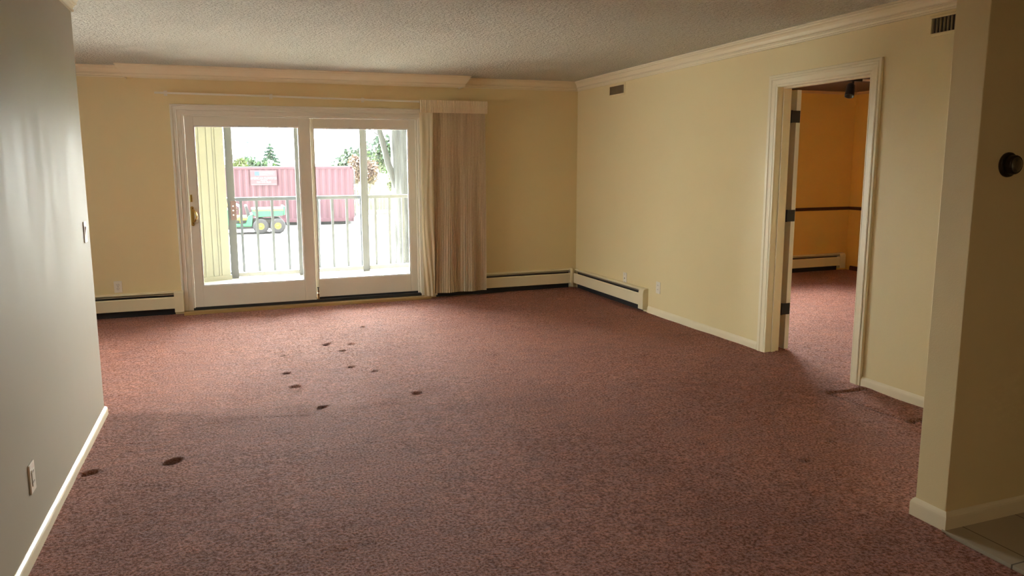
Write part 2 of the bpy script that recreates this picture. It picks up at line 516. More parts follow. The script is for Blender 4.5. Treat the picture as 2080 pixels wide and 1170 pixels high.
struct(MB().box(SX - 0.015, HX, NY, SN, -0.02, 0.002), 'floor_hall', M['tile'], 'beige square floor tiles of the entry hall', cat='floor')

struct(MB().box(FX - 0.15, RX + 0.06, NY - 0.15, BY + 0.15, CZ, CZ + 0.12).box(RX + 0.06, HX, NY - 0.15, SN + 0.07, CZ, CZ + 0.12),
       'ceiling', M['ceiling'], 'stippled off-white ceiling of the living room')
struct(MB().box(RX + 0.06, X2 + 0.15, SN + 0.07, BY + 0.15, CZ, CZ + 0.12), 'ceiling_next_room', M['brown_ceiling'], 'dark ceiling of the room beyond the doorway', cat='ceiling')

struct(MB().box(FX - 0.15, X2 + 0.15, NY - 0.15, BY + 0.17, -0.30, -0.05), 'floor_slab', M['concrete_in'], 'concrete slab under the carpet', cat='floor')

# back wall with the patio door opening
DX0, DX1, DZ1 = -0.436, 1.965, 1.994
mb = MB()
mb.box(FX, DX0, BY, BY + 0.15, -0.06, CZ)
mb.box(DX1, RX + 0.0, BY, BY + 0.15, -0.06, CZ)
mb.box(DX0, DX1, BY, BY + 0.15, DZ1, CZ)
struct(mb, 'wall_back', M['wall'], 'cream painted back wall around the sliding patio door')
# right wall with doorway
QY0, QY1, QZ = 3.660, 4.534, 2.058
mb = MB()
mb.box(RX, RX + 0.12, QY1, BY + 0.15, -0.06, CZ)
mb.box(RX, RX + 0.12, SF, QY0, -0.06, CZ)
mb.box(RX, RX + 0.12, QY0, QY1, QZ, CZ)
struct(mb, 'wall_right', M['wall'], 'cream painted right wall with the open doorway')
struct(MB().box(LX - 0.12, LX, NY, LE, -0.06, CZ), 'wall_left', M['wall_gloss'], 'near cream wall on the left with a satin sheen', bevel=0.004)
struct(MB().box(SX, X2, SN, SF, -0.06, CZ), 'wall_partition', M['wall'], 'short partition wall between the carpet and the tiled entry hall', bevel=0.003)
mb = MB().box(FX - 0.15, FX, NY - 0.15, 4.8, -0.06, CZ).box(FX - 0.15, FX, 6.7, BY + 0.15, -0.06, CZ)
mb.box(FX - 0.15, FX, 4.8, 6.7, -0.06, 0.75).box(FX - 0.15, FX, 4.8, 6.7, 2.05, CZ)
struct(mb, 'wall_far_left', M['wall'], 'cream side wall behind the near left wall')
struct(MB().box(FX, HX, NY - 0.15, NY, -0.06, CZ), 'wall_front', M['wall'], 'cream wall behind the viewer')
struct(MB().box(HX, HX + 0.12, NY, SN, -0.06, CZ), 'wall_hall', M['wall'], 'cream side wall of the entry hall')

# next room
WX0, WX1, WZ0, WZ1 = 4.45, 6.60, 0.92, 2.10
mb = MB()
mb.box(RX + 0.12, WX0, BY, BY + 0.15, -0.06, CZ)
mb.box(WX1, X2 + 0.15, BY, BY + 0.15, -0.06, CZ)
mb.box(WX0, WX1, BY, BY + 0.15, 0, WZ0)
mb.box(WX0, WX1, BY, BY + 0.15, WZ1, CZ)
struct(mb, 'wall_back_next_room', M['orange_wall'], 'golden orange back wall of the room beyond the doorway')
struct(MB().box(X2, X2 + 0.15, SF, BY, -0.06, CZ), 'wall_right_next_room', M['orange_wall'], 'golden orange side wall of the room beyond the doorway')
# painted lining on the next room's side of the shared walls
struct(MB().box(RX + 0.12, RX + 0.125, QY1 + 0.02, BY, -0.06, CZ).box(RX + 0.12, RX + 0.125, SF, QY0 - 0.02, -0.06, CZ).box(RX + 0.12, RX + 0.125, QY0 - 0.02, QY1 + 0.02, QZ + 0.02, CZ),
       'wall_left_next_room', M['orange_wall'], 'golden orange inner face of the shared wall')
# window of the next room
w = thing('window_1', 'white framed window of the room beyond the doorway', 'window', (0, 0, 0), kind='structure')
mb = MB()
for (a, b_, c, d) in ((WX0, WX0 + .05, WZ0, WZ1), (WX1 - .05, WX1, WZ0, WZ1), (WX0 + .05, WX1 - .05, WZ0, WZ0 + .05), (WX0 + .05, WX1 - .05, WZ1 - .05, WZ1), (5.52, 5.58, WZ0 + .05, WZ1 - .05)):
    mb.box(a, b_, BY + 0.03, BY + 0.10, c, d)
mb.build('window_frame', M['white_trim'], w, bevel=0.003)
MB().box(WX0 + .05, WX1 - .05, BY + 0.06, BY + 0.064, WZ0 + .05, WZ1 - .05).build('window_glass', M['glass'], w)

w = thing('fill_window', 'unseen white framed side window added for fill light beyond the near left wall', 'window', (0, 0, 0), kind='structure')  # unseen window, added to let more fill daylight into the room
mb = MB()
for (a, b_, c, d) in ((4.8, 4.85, .75, 2.05), (6.65, 6.7, .75, 2.05), (4.85, 6.65, .75, .80), (4.85, 6.65, 2.0, 2.05), (5.72, 5.78, .80, 2.0)):
    mb.box(FX - 0.10, FX - 0.03, a, b_, c, d)
mb.build('window_frame', M['white_trim'], w, bevel=0.003)
MB().box(FX - .064, FX - .06, 4.85, 6.65, .80, 2.0).build('window_glass', M['glass'], w)

# ------------------------------------------------------------ mouldings
CROWN = [(0, 0), (0.078, 0), (0.078, -0.012), (0.068, -0.014), (0.066, -0.022), (0.052, -0.029), (0.040, -0.043), (0.032, -0.060), (0.032, -0.067),
         (0.020, -0.070), (0.020, -0.077), (0.014, -0.079), (0.009, -0.091), (0.015, -0.094), (0.015, -0.1045), (0, -0.1045)]
def crown(path, name, label):
    o = MB().sweep(path, (0, 0, 1), CROWN).build(name, M['trim'])
    tag(o, label, 'crown moulding', kind='structure')
crown([(RX, SF, CZ), (RX, BY, CZ), (FX, BY, CZ)], 'trim_1', 'cream crown moulding along the right and back walls')
# profile turned around the end of the near left wall
CROWN_L = [(-a, b) for a, b in CROWN]
o = MB().sweep([(LX, NY, CZ), (LX, LE - 0.002, CZ)], (0, 0, 1), CROWN_L).build('trim_2', M['trim'])
tag(o, 'bright crown moulding along the near left wall, cut off at its end', 'crown moulding', kind='structure')

def BASE(h, t=0.014):
    return [(0, 0), (t, 0), (t, h * 0.66), (t * 0.93, h * 0.76), (t * 0.72, h * 0.86), (t * 0.4, h * 0.95), (t * 0.15, h), (0, h)]
def base(path, name, label, h=0.072, flip=False, m='trim', t=0.014):
    pr = BASE(h, t)
    if flip: pr = [(-a, b) for a, b in pr]
    o = MB().sweep(path, (0, 0, 1), pr).build(name, M[m])
    tag(o, label, 'baseboard', kind='structure')
base([(RX, 4.610, -0.004), (RX, 6.232, -0.004)], 'baseboard_right', 'cream baseboard on the right wall between heater and doorway')
base([(RX, SF + 0.014, -0.004), (RX, 3.584, -0.004)], 'baseboard_right_near', 'cream baseboard between the doorway and the partition')
base([(LX, NY, -0.004), (LX, LE, -0.004), (LX - 0.12, LE, -0.004)], 'baseboard_left', 'glossy cream baseboard along the near left wall', h=0.066, flip=True, t=0.016)
base([(RX, SF, -0.004), (SX, SF, -0.004), (SX, SN, -0.004), (HX, SN, -0.004)], 'baseboard_partition', 'cream baseboard wrapped around the partition wall end', h=0.078, flip=True)
base([(HX, SN, 0), (HX, NY, 0)], 'baseboard_hall', 'cream baseboard of the entry hall', flip=True)
base([(X2, SF, -0.004), (X2, BY - 0.08, -0.004)], 'baseboard_next_room', 'dark wooden baseboard in the room beyond the doorway', h=0.065, m='dark_wood')
# dark chair rail and thin cream moulding in the next room
pr = [(0, -0.022), (0.010, -0.022), (0.018, -0.010), (0.020, 0.006), (0.012, 0.022), (0, 0.022)]
o = MB().sweep([(X2, SF, 0.862), (X2, BY, 0.862), (RX + 0.13, BY, 0.862)], (0, 0, 1), pr).build('trim_3', M['dark_wood'])
tag(o, 'dark wooden chair rail on the golden walls beyond the doorway', 'chair rail', kind='structure')
o = MB().sweep([(X2, SF, CZ), (X2, BY, CZ), (RX + 0.13, BY, CZ)], (0, 0, 1), [(0, 0), (0.02, 0), (0.02, -0.02), (0.008, -0.036), (0, -0.036)]).build('trim_4', mat('tan_moulding_paint', (0.62, 0.40, 0.20), rough=0.5))
tag(o, 'thin tan moulding at the ceiling beyond the doorway', 'moulding', kind='structure')

# casing profiles: a = outward from the opening, b = away from the wall
CAS = [(0, 0), (0, 0.008), (0.008, 0.011), (0.014, 0.010), (0.018, 0.013), (0.050, 0.016), (0.056, 0.021), (0.066, 0.021), (0.072, 0.017), (0.086, 0.017), (0.090, 0.013), (0.090, 0)]
o = MB().sweep([(RX, 4.517, 0), (RX, 4.517, 2.045), (RX, 3.677, 2.045), (RX, 3.677, 0)], (-1, 0, 0), CAS).build('trim_5', M['trim'])
tag(o, 'cream stepped casing around the open doorway in the right wall', 'door casing', kind='structure')
o = MB().sweep([(RX + 0.125, 4.40, 2.045), (RX + 0.125, 3.677, 2.045), (RX + 0.125, 3.677, 0)], (1, 0, 0), [(-a, b) for a, b in CAS]).build('trim_6', M['trim'])
tag(o, 'cream casing on the far side of the doorway', 'door casing', kind='structure')
mb = MB()
mb.box(RX, RX + 0.125, 4.517, QY1, 0, 2.045).box(RX, RX + 0.125, QY0, 3.677, 0, 2.045).box(RX, RX + 0.125, QY0, QY1, 2.045, QZ)
mb.box(RX + 0.045, RX + 0.085, 4.505, 4.517, 0, 2.033).box(RX + 0.045, RX + 0.085, 3.677, 3.689, 0, 2.033).box(RX + 0.045, RX + 0.085, 3.677, 4.517, 2.033, 2.045)
struct(mb, 'trim_7', M['trim'], 'cream jamb and stop lining the open doorway', bevel=0.002, cat='door jamb')
CAS2 = [(0, 0), (0, 0.010), (0.010, 0.013), (0.040, 0.013), (0.045, 0.019), (0.052, 0.016), (0.078, 0.018), (0.084, 0.024), (0.100, 0.024), (0.104, 0.012), (0.104, 0)]
o = MB().sweep([(DX0, BY, 0.03), (DX0, BY, DZ1), (DX1, BY, DZ1), (DX1, BY, 0.03)], (0, -1, 0), CAS2).build('trim_8', M['white_trim'])
tag(o, 'white stepped casing around the sliding patio door', 'door casing', kind='structure')
# patio door frame: jambs, head, sill
mb = MB()
mb.box(DX0, DX0 + 0.018, BY - 0.012, BY + 0.15, 0.05, DZ1).box(DX1 - 0.008, DX1, BY - 0.012, BY + 0.15, 0.05, DZ1)
mb.box(DX0 + 0.018, DX1 - 0.008, BY - 0.012, BY + 0.15, DZ1 - 0.012, DZ1)
mb.box(DX1 - 0.03, DX1 - 0.008, BY + 0.02, BY + 0.04, 0.05, DZ1 - 0.012)
struct(mb, 'trim_9', M['white_trim'], 'white jamb and head framing the sliding patio door', bevel=0.002, cat='door frame')
mb = MB().box(DX0, DX1, BY - 0.005, BY + 0.17, 0.0, 0.045)
mb.box(DX0, DX1, BY + 0.002, BY + 0.006, 0.045, 0.052).box(DX0, DX1, BY + 0.055, BY + 0.095, 0.045, 0.071).box(DX0, DX1, BY - 0.010, BY + 0.022, 0.045, 0.057)
struct(mb, 'trim_10', M['alum'], 'dark metal track under the sliding patio door', cat='door track')
struct(MB().box(DX0 - 0.09, DX1 + 0.09, BY - 0.10, BY - 0.005, -0.005, 0.026), 'trim_11', M['oak'], 'light oak threshold strip in front of the patio door', bevel=0.004, cat='threshold')

# ------------------------------------------------------------ patio door panels
def door_panel(name, label, x0, x1, y0, y1, z0, z1, gx0, gx1, gz0, gz1):
    t = thing(name, label, 'patio door', ((x0 + x1) / 2, (y0 + y1) / 2, z0), kind='structure')
    ox, oy, oz = t.location
    def B(mb, a, b, c, d, e, f): mb.box(a - ox, b - ox, c - oy, d - oy, e - oz, f - oz)
    mb = MB()
    B(mb, x0, gx0, y0, y1, z0, z1); B(mb, gx1, x1, y0, y1, z0, z1)
    B(mb, gx0, gx1, y0, y1, z0, gz0); B(mb, gx0, gx1, y0, y1, gz1, z1)
    mb.build('door_frame', M['white_trim'], t, bevel=0.003)
    mb = MB()      # glazing bead
    w = 0.012
    B(mb, gx0, gx0 + w, y0 + .008, y1 - .008, gz0, gz1); B(mb, gx1 - w, gx1, y0 + .008, y1 - .008, gz0, gz1)
    B(mb, gx0 + w, gx1 - w, y0 + .008, y1 - .008, gz0, gz0 + w); B(mb, gx0 + w, gx1 - w, y0 + .008, y1 - .008, gz1 - w, gz1)
    mb.build('glazing_bead', M['plate_white'], t)
    mb = MB()
    B(mb, gx0 + w, gx1 - w, (y0 + y1) / 2 - .002, (y0 + y1) / 2 + .002, gz0 + w, gz1 - w)
    mb.build('glass_pane', M['glass'], t)
    return t
d1 = door_panel('door_1', 'left sliding glass panel of the patio door, white frame, brass handle', -0.416, 0.800, 7.866, 7.906, 0.058, 1.980, -0.335, 0.685, 0.272, 1.890)
d2 = door_panel('door_2', 'right glass panel of the patio door, white frame without a handle', 0.722, 1.952, 7.932, 7.972, 0.072, 1.980, 0.836, 1.862, 0.262, 1.885)
# handle and lock on the left stile
o1 = d1.location
def L1(x, y, z): return (x - o1[0], y - o1[1], z - o1[2])
h = MB()
def plate(mb, xc, z0, z1, w, y0, t):
    n = 10
    pts = []
    for i in range(n + 1):
        a = PI * i / n
        pts.append((xc + math.cos(a) * w / 2, z1 - w / 2 + math.sin(a) * w / 2))
    for i in range(n + 1):
        a = PI + PI * i / n
        pts.append((xc + math.cos(a) * w / 2, z0 + w / 2 + math.sin(a) * w / 2))
    k = len(pts)
    vs = [L1(x, y0, z) for x, z in pts] + [L1(x, y0 - t, z) for x, z in pts]
    fs = [tuple(range(k)), tuple(range(k, 2 * k))[::-1]] + [(i, (i + 1) % k, (i + 1) % k + k, i + k) for i in range(k)]
    mb.add(vs, fs)
plate(h, -0.392, 0.893, 1.092, 0.030, 7.866, 0.005)
ho = h.build('handle', M['brass'], d1, bevel=0.001, label='brass pull handle')
hb = MB()
pts = [L1(-0.390, 7.861, 1.068)] + [L1(-0.390 + 0.045 * math.sin(PI * i / 12) * 0.9, 7.861 - 0.042 * math.sin(PI * i / 12) - 0.004, 1.068 - 0.145 * i / 12) for i in range(1, 12)] + [L1(-0.390, 7.861, 0.923)]
hb.tube(pts, [0.006] + [0.0075] * 11 + [0.006], 10)
hb.tube([L1(-0.392, 7.862, 0.912), L1(-0.392, 7.852, 0.912)], 0.008, 12)
hb.build('grip', M['brass'], ho)
lk = MB(); lk.box(*[v for p in zip(L1(-0.405, 7.860, 1.135), L1(-0.383, 7.866, 1.208)) for v in p])
lo = lk.build('lock', M['brass'], d1, bevel=0.002, label='brass lock above the handle')
lv = MB(); lv.tube([L1(-0.394, 7.861, 1.155), L1(-0.394, 7.846, 1.155)], 0.007, 12)
lv.box(*[v for p in zip(L1(-0.398, 7.842, 1.150), L1(-0.388, 7.848, 1.195)) for v in p])
lv.build('lock_lever', M['brass'], lo)

# small bottle standing in the track between the two panels
t = thing('bottle', 'small brown bottle with pale label standing in the patio door track', 'bottle', (0.822, 7.912, 0.052))
MB().lathe([(0, 0), (0.011, 0), (0.012, 0.004), (0.012, 0.085), (0.010, 0.094), (0.006, 0.100), (0.006, 0.106), (0, 0.106)], (0, 0, 0), (0, 0, 1), 20).build('bottle_body', mat('brown_bottle_plastic', (0.20, 0.07, 0.02), rough=0.3, var=0.1), t)
MB().lathe([(0.0124, 0.060), (0.0126, 0.061), (0.0126, 0.081), (0.0124, 0.082)], (0, 0, 0), (0, 0, 1), 20).build('bottle_label', M['plate'], t)
MB().lathe([(0.0124, 0.008), (0.0126, 0.009), (0.0126, 0.044), (0.0124, 0.045)], (0, 0, 0), (0, 0, 1), 20).build('lower_label', mat('tan_label_paper', (0.45, 0.27, 0.12), rough=0.6), t)
MB().lathe([(0.0075, 0.102), (0.0075, 0.108), (0.005, 0.112), (0.005, 0.122), (0.011, 0.125), (0.011, 0.131), (0, 0.133)], (0, 0, 0), (0, 0, 1), 20).build('cap', M['black'], t)

# ------------------------------------------------------------ interior door, swung open into the next room
t = thing('door_3', 'white interior door folded back against the wall beyond the doorway', 'door', (4.092, 4.532, 0.012), kind='structure')
MB().box(0, 0.040, 0, 0.80, 0, 2.02).build('door_leaf', M['white_trim'], t, bevel=0.002)
for z0 in (1.775, 1.02, 0.283):
    mb = MB().box(-0.040, 0.034, -0.0035, 0.0, z0, z0 + 0.090)
    mb.tube([(-0.046, -0.003, z0 - 0.002), (-0.046, -0.003, z0 + 0.092)], 0.007, 12)
    mb.build('hinge', M['black'], t)
kn = MB().lathe([(0, 0), (0.03, 0), (0.03, 0.006), (0.01, 0.012), (0.01, 0.035), (0.024, 0.045), (0.027, 0.058), (0.018, 0.07), (0, 0.072)], (0.04, 0.74, 0.95), (1, 0, 0), 20)
kn.build('door_knob', M['black'], t)

# ------------------------------------------------------------ valance over the patio door
t = thing('window_valance', 'long tan crown-shaped valance at the ceiling above the patio door', 'valance', (0.765, BY, 2.33))
VP = [(0, 0.0), (0.0, -0.116), (0.012, -0.116), (0.014, -0.102), (0.020, -0.092), (0.022, -0.080), (0.034, -0.066), (0.050, -0.046), (0.062, -0.026), (0.066, -0.014), (0.074, -0.010), (0.074, 0.0)]
def P(x, y, z): return (x - 0.765, y - BY, z - 2.33)
MB().sweep([P(2.430, BY - 0.001, CZ - 0.001), P(2.430, 7.700, CZ - 0.001), P(-0.900, 7.700, CZ - 0.001), P(-0.900, BY - 0.001, CZ - 0.001)], (0, 0, 1), VP).build('moulding_face', M['trim'], t)
MB().box(-0.900 - 0.765 + 0.001, 2.430 - 0.765 - 0.001, 7.701 - BY, -0.001, 2.350 - 2.33, 2.362 - 2.33).build('soffit_board', M['trim'], t)

# ------------------------------------------------------------ curtain rod and curtain
t = thing('curtain_rod', 'thin white curtain rail mounted above the patio door', 'curtain rod', (0.65, BY, 2.18))
def P(x, y, z): return (x - 0.65, y - BY, z - 2.18)
mb = MB()
pth = [(-0.661, 2.195), (-0.2, 2.192), (0.423, 2.187), (0.9, 2.181), (1.36, 2.175), (1.95, 2.168), (2.70, 2.160)]
for (xa, za), (xb, zb) in zip(pth[:-1], pth[1:]):
    vs = [P(xa, 7.790, za - .009), P(xa, 7.806, za - .009), P(xa, 7.806, za + .009), P(xa, 7.790, za + .009),
          P(xb, 7.790, zb - .009), P(xb, 7.806, zb - .009), P(xb, 7.806, zb + .009), P(xb, 7.790, zb + .009)]
    mb.add(vs, [(0, 1, 2, 3), (7, 6, 5, 4), (0, 4, 5, 1), (1, 5, 6, 2), (2, 6, 7, 3), (3, 7, 4, 0)])
mb.build('rail', M['white_trim'], t)
for x, z in ((-0.566, 2.194), (0.423, 2.187), (1.36, 2.175), (2.62, 2.161)):
    mb = MB()
    a, b_ = P(x - 0.012, 7.786, z + 0.007), P(x + 0.012, BY, z + 0.013)
    mb.box(a[0], b_[0], a[1], b_[1], a[2], b_[2])
    a, b_ = P(x - 0.016, BY - 0.004, z - 0.02), P(x + 0.016, BY, z + 0.03)
    mb.box(a[0], b_[0], a[1], b_[1], a[2], b_[2])
    mb.build('bracket', M['white_trim'], t, bevel=0.001)

random.seed(11)
t = thing('curtain', 'gathered beige pleated curtain with cream header, right of the patio door', 'curtain', (2.33, 7.745, 0.06))
def pleat_mesh(x0, x1, yc, z0, z1, npl, amp, rows, drift, seed, top_fix=None, edge=None):
    """pleated cloth: zig-zag in plan, column phase and depth drifting downward"""
    rnd = random.Random(seed)
    n = npl * 4
    deep = [0.0] * (npl + 1)
    for k in range(npl + 1):
        deep[k] = rnd.uniform(0.65, 1.15) * (1.6 if rnd.random() < 0.12 else 1)
    shift = [rnd.uniform(-1, 1) for _ in range(npl + 2)]
    broad = [rnd.uniform(0, 6.28) for _ in range(5)]
    mb = MB(); vs = []; fs = []
    for r in range(rows + 1):
        f = r / rows
        z = z1 + (z0 - z1) * f
        for i in range(n + 1):
            u = i / n
            k = min(int(u * npl), npl)
            x = x0 + (x1 - x0) * u + drift * f * shift[k] * 0.006
            if edge: x += edge(u, f)
            ph = (i % 4)
            a = (0, 1, 0.15, -1)[ph] * amp * deep[k] * (1 + 0.5 * f)
            w = 0.010 * math.sin(5.1 * u * 3 + broad[0] + f * 1.2) + 0.006 * math.sin(19 * u + broad[1] - f * 2)
            y = yc + a + w * (0.2 + f) * drift
            vs.append((x - 2.33, y - 7.745, z - 0.06))
    for r in range(rows):
        for i in range(n):
            a = r * (n + 1) + i
            fs.append((a, a + 1, a + n + 2, a + n + 1))
    mb.add(vs, fs, False)
    return mb
def zb(u): return 0.060
mb = pleat_mesh(2.075, 2.695, 7.745, 0.062, 2.052, 46, 0.0042, 26, 1.0, 5, edge=lambda u, f: (1 - u) * (-0.055 * f) + 0.006 * math.sin(2 * f + u * 8) * f + (0.0 if u < .9 else 0.012 * f))
mb.build('panel', M['curtain'], t)
mb = pleat_mesh(1.945, 2.715, 7.722, 2.048, 2.182, 44, 0.007, 3, 0.0, 6)
o = mb.build('header', M['curtain_head'], t, label='cream pleated header band')
# turned-back cream lining along the leading edge
mb = MB(); vs = []; fs = []
n, rows = 56, 40
for r in range(rows + 1):
    f = r / rows
    z = 2.052 + (0.040 - 2.052) * f
    wob = 0.030 * math.sin(2 * PI * (f * 1.15 + 0.02)) * math.exp(-1.1 * f)
    for i in range(n + 1):
        u = i / n
        x = 1.940 + u * 0.150 + f * (0.020 - 0.03 * u)
        amp = 0.006 * min(1, f * 6) + 0.001
        y = 7.735 - 0.010 * u + amp * math.sin(2 * PI * (u * 2.6 + 0.6 * math.sin(3.2 * f + 0.4))) + 0.5 * wob * math.exp(-((u - 0.45) / 0.2) ** 2)
        x += wob * math.exp(-((u - 0.45) / 0.3) ** 2)
        vs.append((x - 2.33, y - 7.745, z - 0.06))
for r in range(rows):
    for i in range(n):
        a = r * (n + 1) + i
        fs.append((a, a + 1, a + n + 2, a + n + 1))
mb.add(vs, fs, True)
mb.build('lining', M['lining'], t, label='cream lining turned out at the leading edge')

# ------------------------------------------------------------ baseboard heaters
def heater(label, loc, rz, L, cap_l=False, cap_r=True, cap_w=0.088, zoff=0.0, corner=None):
    """local x along the wall, local -y out of the wall"""
    t = thing('baseboard_heater', label, 'heater', (loc[0], loc[1], zoff), (0, 0, rz), group='baseboard heaters along the walls')
    xa, xb = (cap_w if cap_l else 0.0), L - (cap_w if cap_r else 0.0)
    # back plate and hood
    prof = [(0.0, 0.03), (0.0, 0.240), (-0.026, 0.240), (-0.040, 0.236), (-0.047, 0.226), (-0.045, 0.225), (-0.038, 0.233), (-0.026, 0.236), (-0.004, 0.236), (-0.004, 0.03)]
    def ext(prof, a, b):
        k = len(prof)
        vs = [(a, y, z) for y, z in prof] + [(b, y, z) for y, z in prof]
        return MB().add(vs, [tuple(range(k)), tuple(range(k, 2 * k))[::-1]] + [(i, (i + 1) % k, (i + 1) % k + k, i + k) for i in range(k)])
    ext(prof, xa, xb).build('hood', M['heater'], t)
    ext([(-0.058, 0.068), (-0.060, 0.070), (-0.060, 0.178), (-0.054, 0.190), (-0.052, 0.189), (-0.057, 0.177), (-0.057, 0.068)], xa, xb).build('front_panel', M['heater'], t)
    ext([(-0.006, 0.192), (-0.006, 0.195), (-0.0505, 0.212), (-0.0525, 0.207), (-0.0505, 0.2055)], xa, xb).build('damper', M['grey_metal'], t)
    mb = MB().box(xa, xb, -0.050, -0.006, 0.085, 0.150).box(xa, xb, -0.006, -0.0045, 0.0, 0.20).box(xa, xb, -0.0045, -0.0005, 0.0, 0.03)
    mb.build('fin_element', M['dark_metal'], t)
    cp = [(0.0, 0.030), (0.0, 0.2425), (-0.028, 0.2425), (-0.046, 0.236), (-0.056, 0.222), (-0.0625, 0.195), (-0.0635, 0.030)]
    if cap_l: ext(cp, 0, xa).build('end_cap', M['heater'], t, bevel=0.002)
    if cap_r: ext(cp, xb, L).build('end_cap', M['heater'], t, bevel=0.002)
    return t
heater('cream baseboard heater on the back wall, left of the patio door', (-3.10, BY, 0), 0, 2.577, zoff=0.0)
hh = heater('cream baseboard heater on the back wall between curtain and corner', (2.10, BY, 0), 0, 1.735, cap_l=True, cap_r=True, cap_w=0.035)
t = heater('cream baseboard heater on the right wall with its end cap near two wall plates', (RX, 7.815, 0), -PI / 2, 1.575, cap_r=True, cap_w=0.088)
heater('baseboard heater under the dark chair rail in the room beyond the doorway', (4.6, BY, 0), 0, 3.45, cap_w=0.10)

# ------------------------------------------------------------ outlets, switch, vents, thermostat
def outlet(label, loc, rz, w=0.072, h=0.117, kind='outlet', mt='plate'):
    t = thing('wall_outlet' if kind != 'switch' else 'light_switch', label, 'outlet' if kind != 'switch' else 'switch', loc, (0, 0, rz),
              group='wall plates of the room')
    MB().box(-w / 2, w / 2, -0.006, 0.0, -h / 2, h / 2).build('cover_plate', M[mt], t, bevel=0.0025)
    if kind == 'outlet':
        for s in (-1, 1):
            mb = MB().lathe([(0.0, 0.0085), (0.0155, 0.0085), (0.0165, 0.0075), (0.0165, 0.005)], (0, 0, s * 0.0195), (0, -1, 0), 24)
            so = mb.build('socket', M[mt], t)
            MB().box(-0.0075, -0.0050, -0.0091, -0.0084, s * 0.0195 + 0.000, s * 0.0195 + 0.009).build('slot', M['slot'], so)
            MB().box(0.0050, 0.0075, -0.0091, -0.0084, s * 0.0195 + 0.001, s * 0.0195 + 0.008).build('slot', M['slot'], so)
            MB().box(-0.002, 0.002, -0.0091, -0.0084, s * 0.0195 - 0.009, s * 0.0195 - 0.005).build('slot', M['slot'], so)
        MB().lathe([(0, 0.0075), (0.003, 0.0072), (0.0032, 0.006)], (0, 0, 0), (0, -1, 0), 12).build('screw', M['alum_light'], t)
    elif kind == 'jack':
        MB().lathe([(0, 0.012), (0.0035, 0.012), (0.0035, 0.008), (0.006, 0.008), (0.006, 0.006)], (0, 0, -0.002), (0, -1, 0), 16).build('cable_jack', M['alum_light'], t)
        for s in (-1, 1):
            MB().lathe([(0, 0.0075), (0.003, 0.0072), (0.0032, 0.006)], (0, 0, s * 0.042), (0, -1, 0), 12).build('screw', M['alum_light'], t)
    elif kind == 'gfci':
        so = MB().box(-0.0165, 0.0165, -0.0085, -0.006, -0.033, 0.033).build('socket', M[mt], t, bevel=0.001)
        for s in (-1, 1):
            for xa in (-0.0075, 0.0050):
                MB().box(xa, xa + 0.0025, -0.0091, -0.0084, s * 0.0205, s * 0.0205 + 0.008).build('slot', M['slot'], so)
    else:
        MB().box(-0.0165, 0.0165, -0.0075, -0.006, -0.033, 0.033).build('switch_frame', M[mt], t)
        mb = MB()
        vs = [(-0.015, -0.0075, -0.031), (0.015, -0.0075, -0.031), (0.015, -0.0085, 0.0), (-0.015, -0.0085, 0.0), (0.015, -0.013, 0.031), (-0.015, -0.013, 0.031), (0.015, -0.0075, 0.031), (-0.015, -0.0075, 0.031)]
        mb.add(vs, [(0, 1, 2, 3), (3, 2, 4, 5), (5, 4, 6, 7), (1, 6, 4, 2), (0, 3, 5, 7), (0, 7, 6, 1)])
        mb.build('rocker', M[mt], t)
    return t
outlet('duplex outlet on the back wall above the left heater', (-1.118, BY, 0.312), 0)
outlet('wall plate with a cable jack just above the heater on the right wall', (RX, 6.702, 0.285), -PI / 2, kind='jack')
outlet('rectangular outlet on the right wall between heater and doorway', (RX, 6.060, 0.280), -PI / 2, kind='gfci')
outlet('white outlet low on the near left wall above its baseboard', (LX, 3.092, 0.293), PI / 2, kind='gfci')
outlet('white rocker light switch near the end of the left wall', (LX, 4.560, 1.122), PI / 2, kind='switch', mt='plate_white')

def vent(label, yc, zc, w=0.36, h=0.125, n=13, closed=()):
    t = thing('air_vent', label, 'vent', (RX, yc, zc), (0, 0, -PI / 2), group='air vents below the crown moulding')
    b = 0.030
    mb = MB()
    mb.sweep([(-w / 2 + b, 0, -h / 2 + .02), (-w / 2 + b, 0, h / 2 - .02), (w / 2 - b, 0, h / 2 - .02), (w / 2 - b, 0, -h / 2 + .02), (-w / 2 + b, 0, -h / 2 + .02)], (0, -1, 0), [(0, 0), (0, 0.010), (0.006, 0.011), (0.018, 0.006), (0.0195, 0)])
    mb.build('vent_frame', M['wall'], t)
    MB().box(-w / 2 + b, w / 2 - b, -0.002, 0.0, -h / 2 + .02, h / 2 - .02).build('duct_opening', M['slot'], t)
    for k in range(n):
        x = -w / 2 + b + (w - 2 * b) * (k + 0.5) / n
        MB().obox((x, -0.0065, 0), (0, 0, 1), 0.003, 0.013, h - 0.042).build('slat', M['vent'], t)
    return t
vent('small slatted air vent under the crown moulding near the room corner', 6.945, 2.262)
vent('slatted air vent at the top right beside the partition, beyond the doorway', 3.115, 2.262)

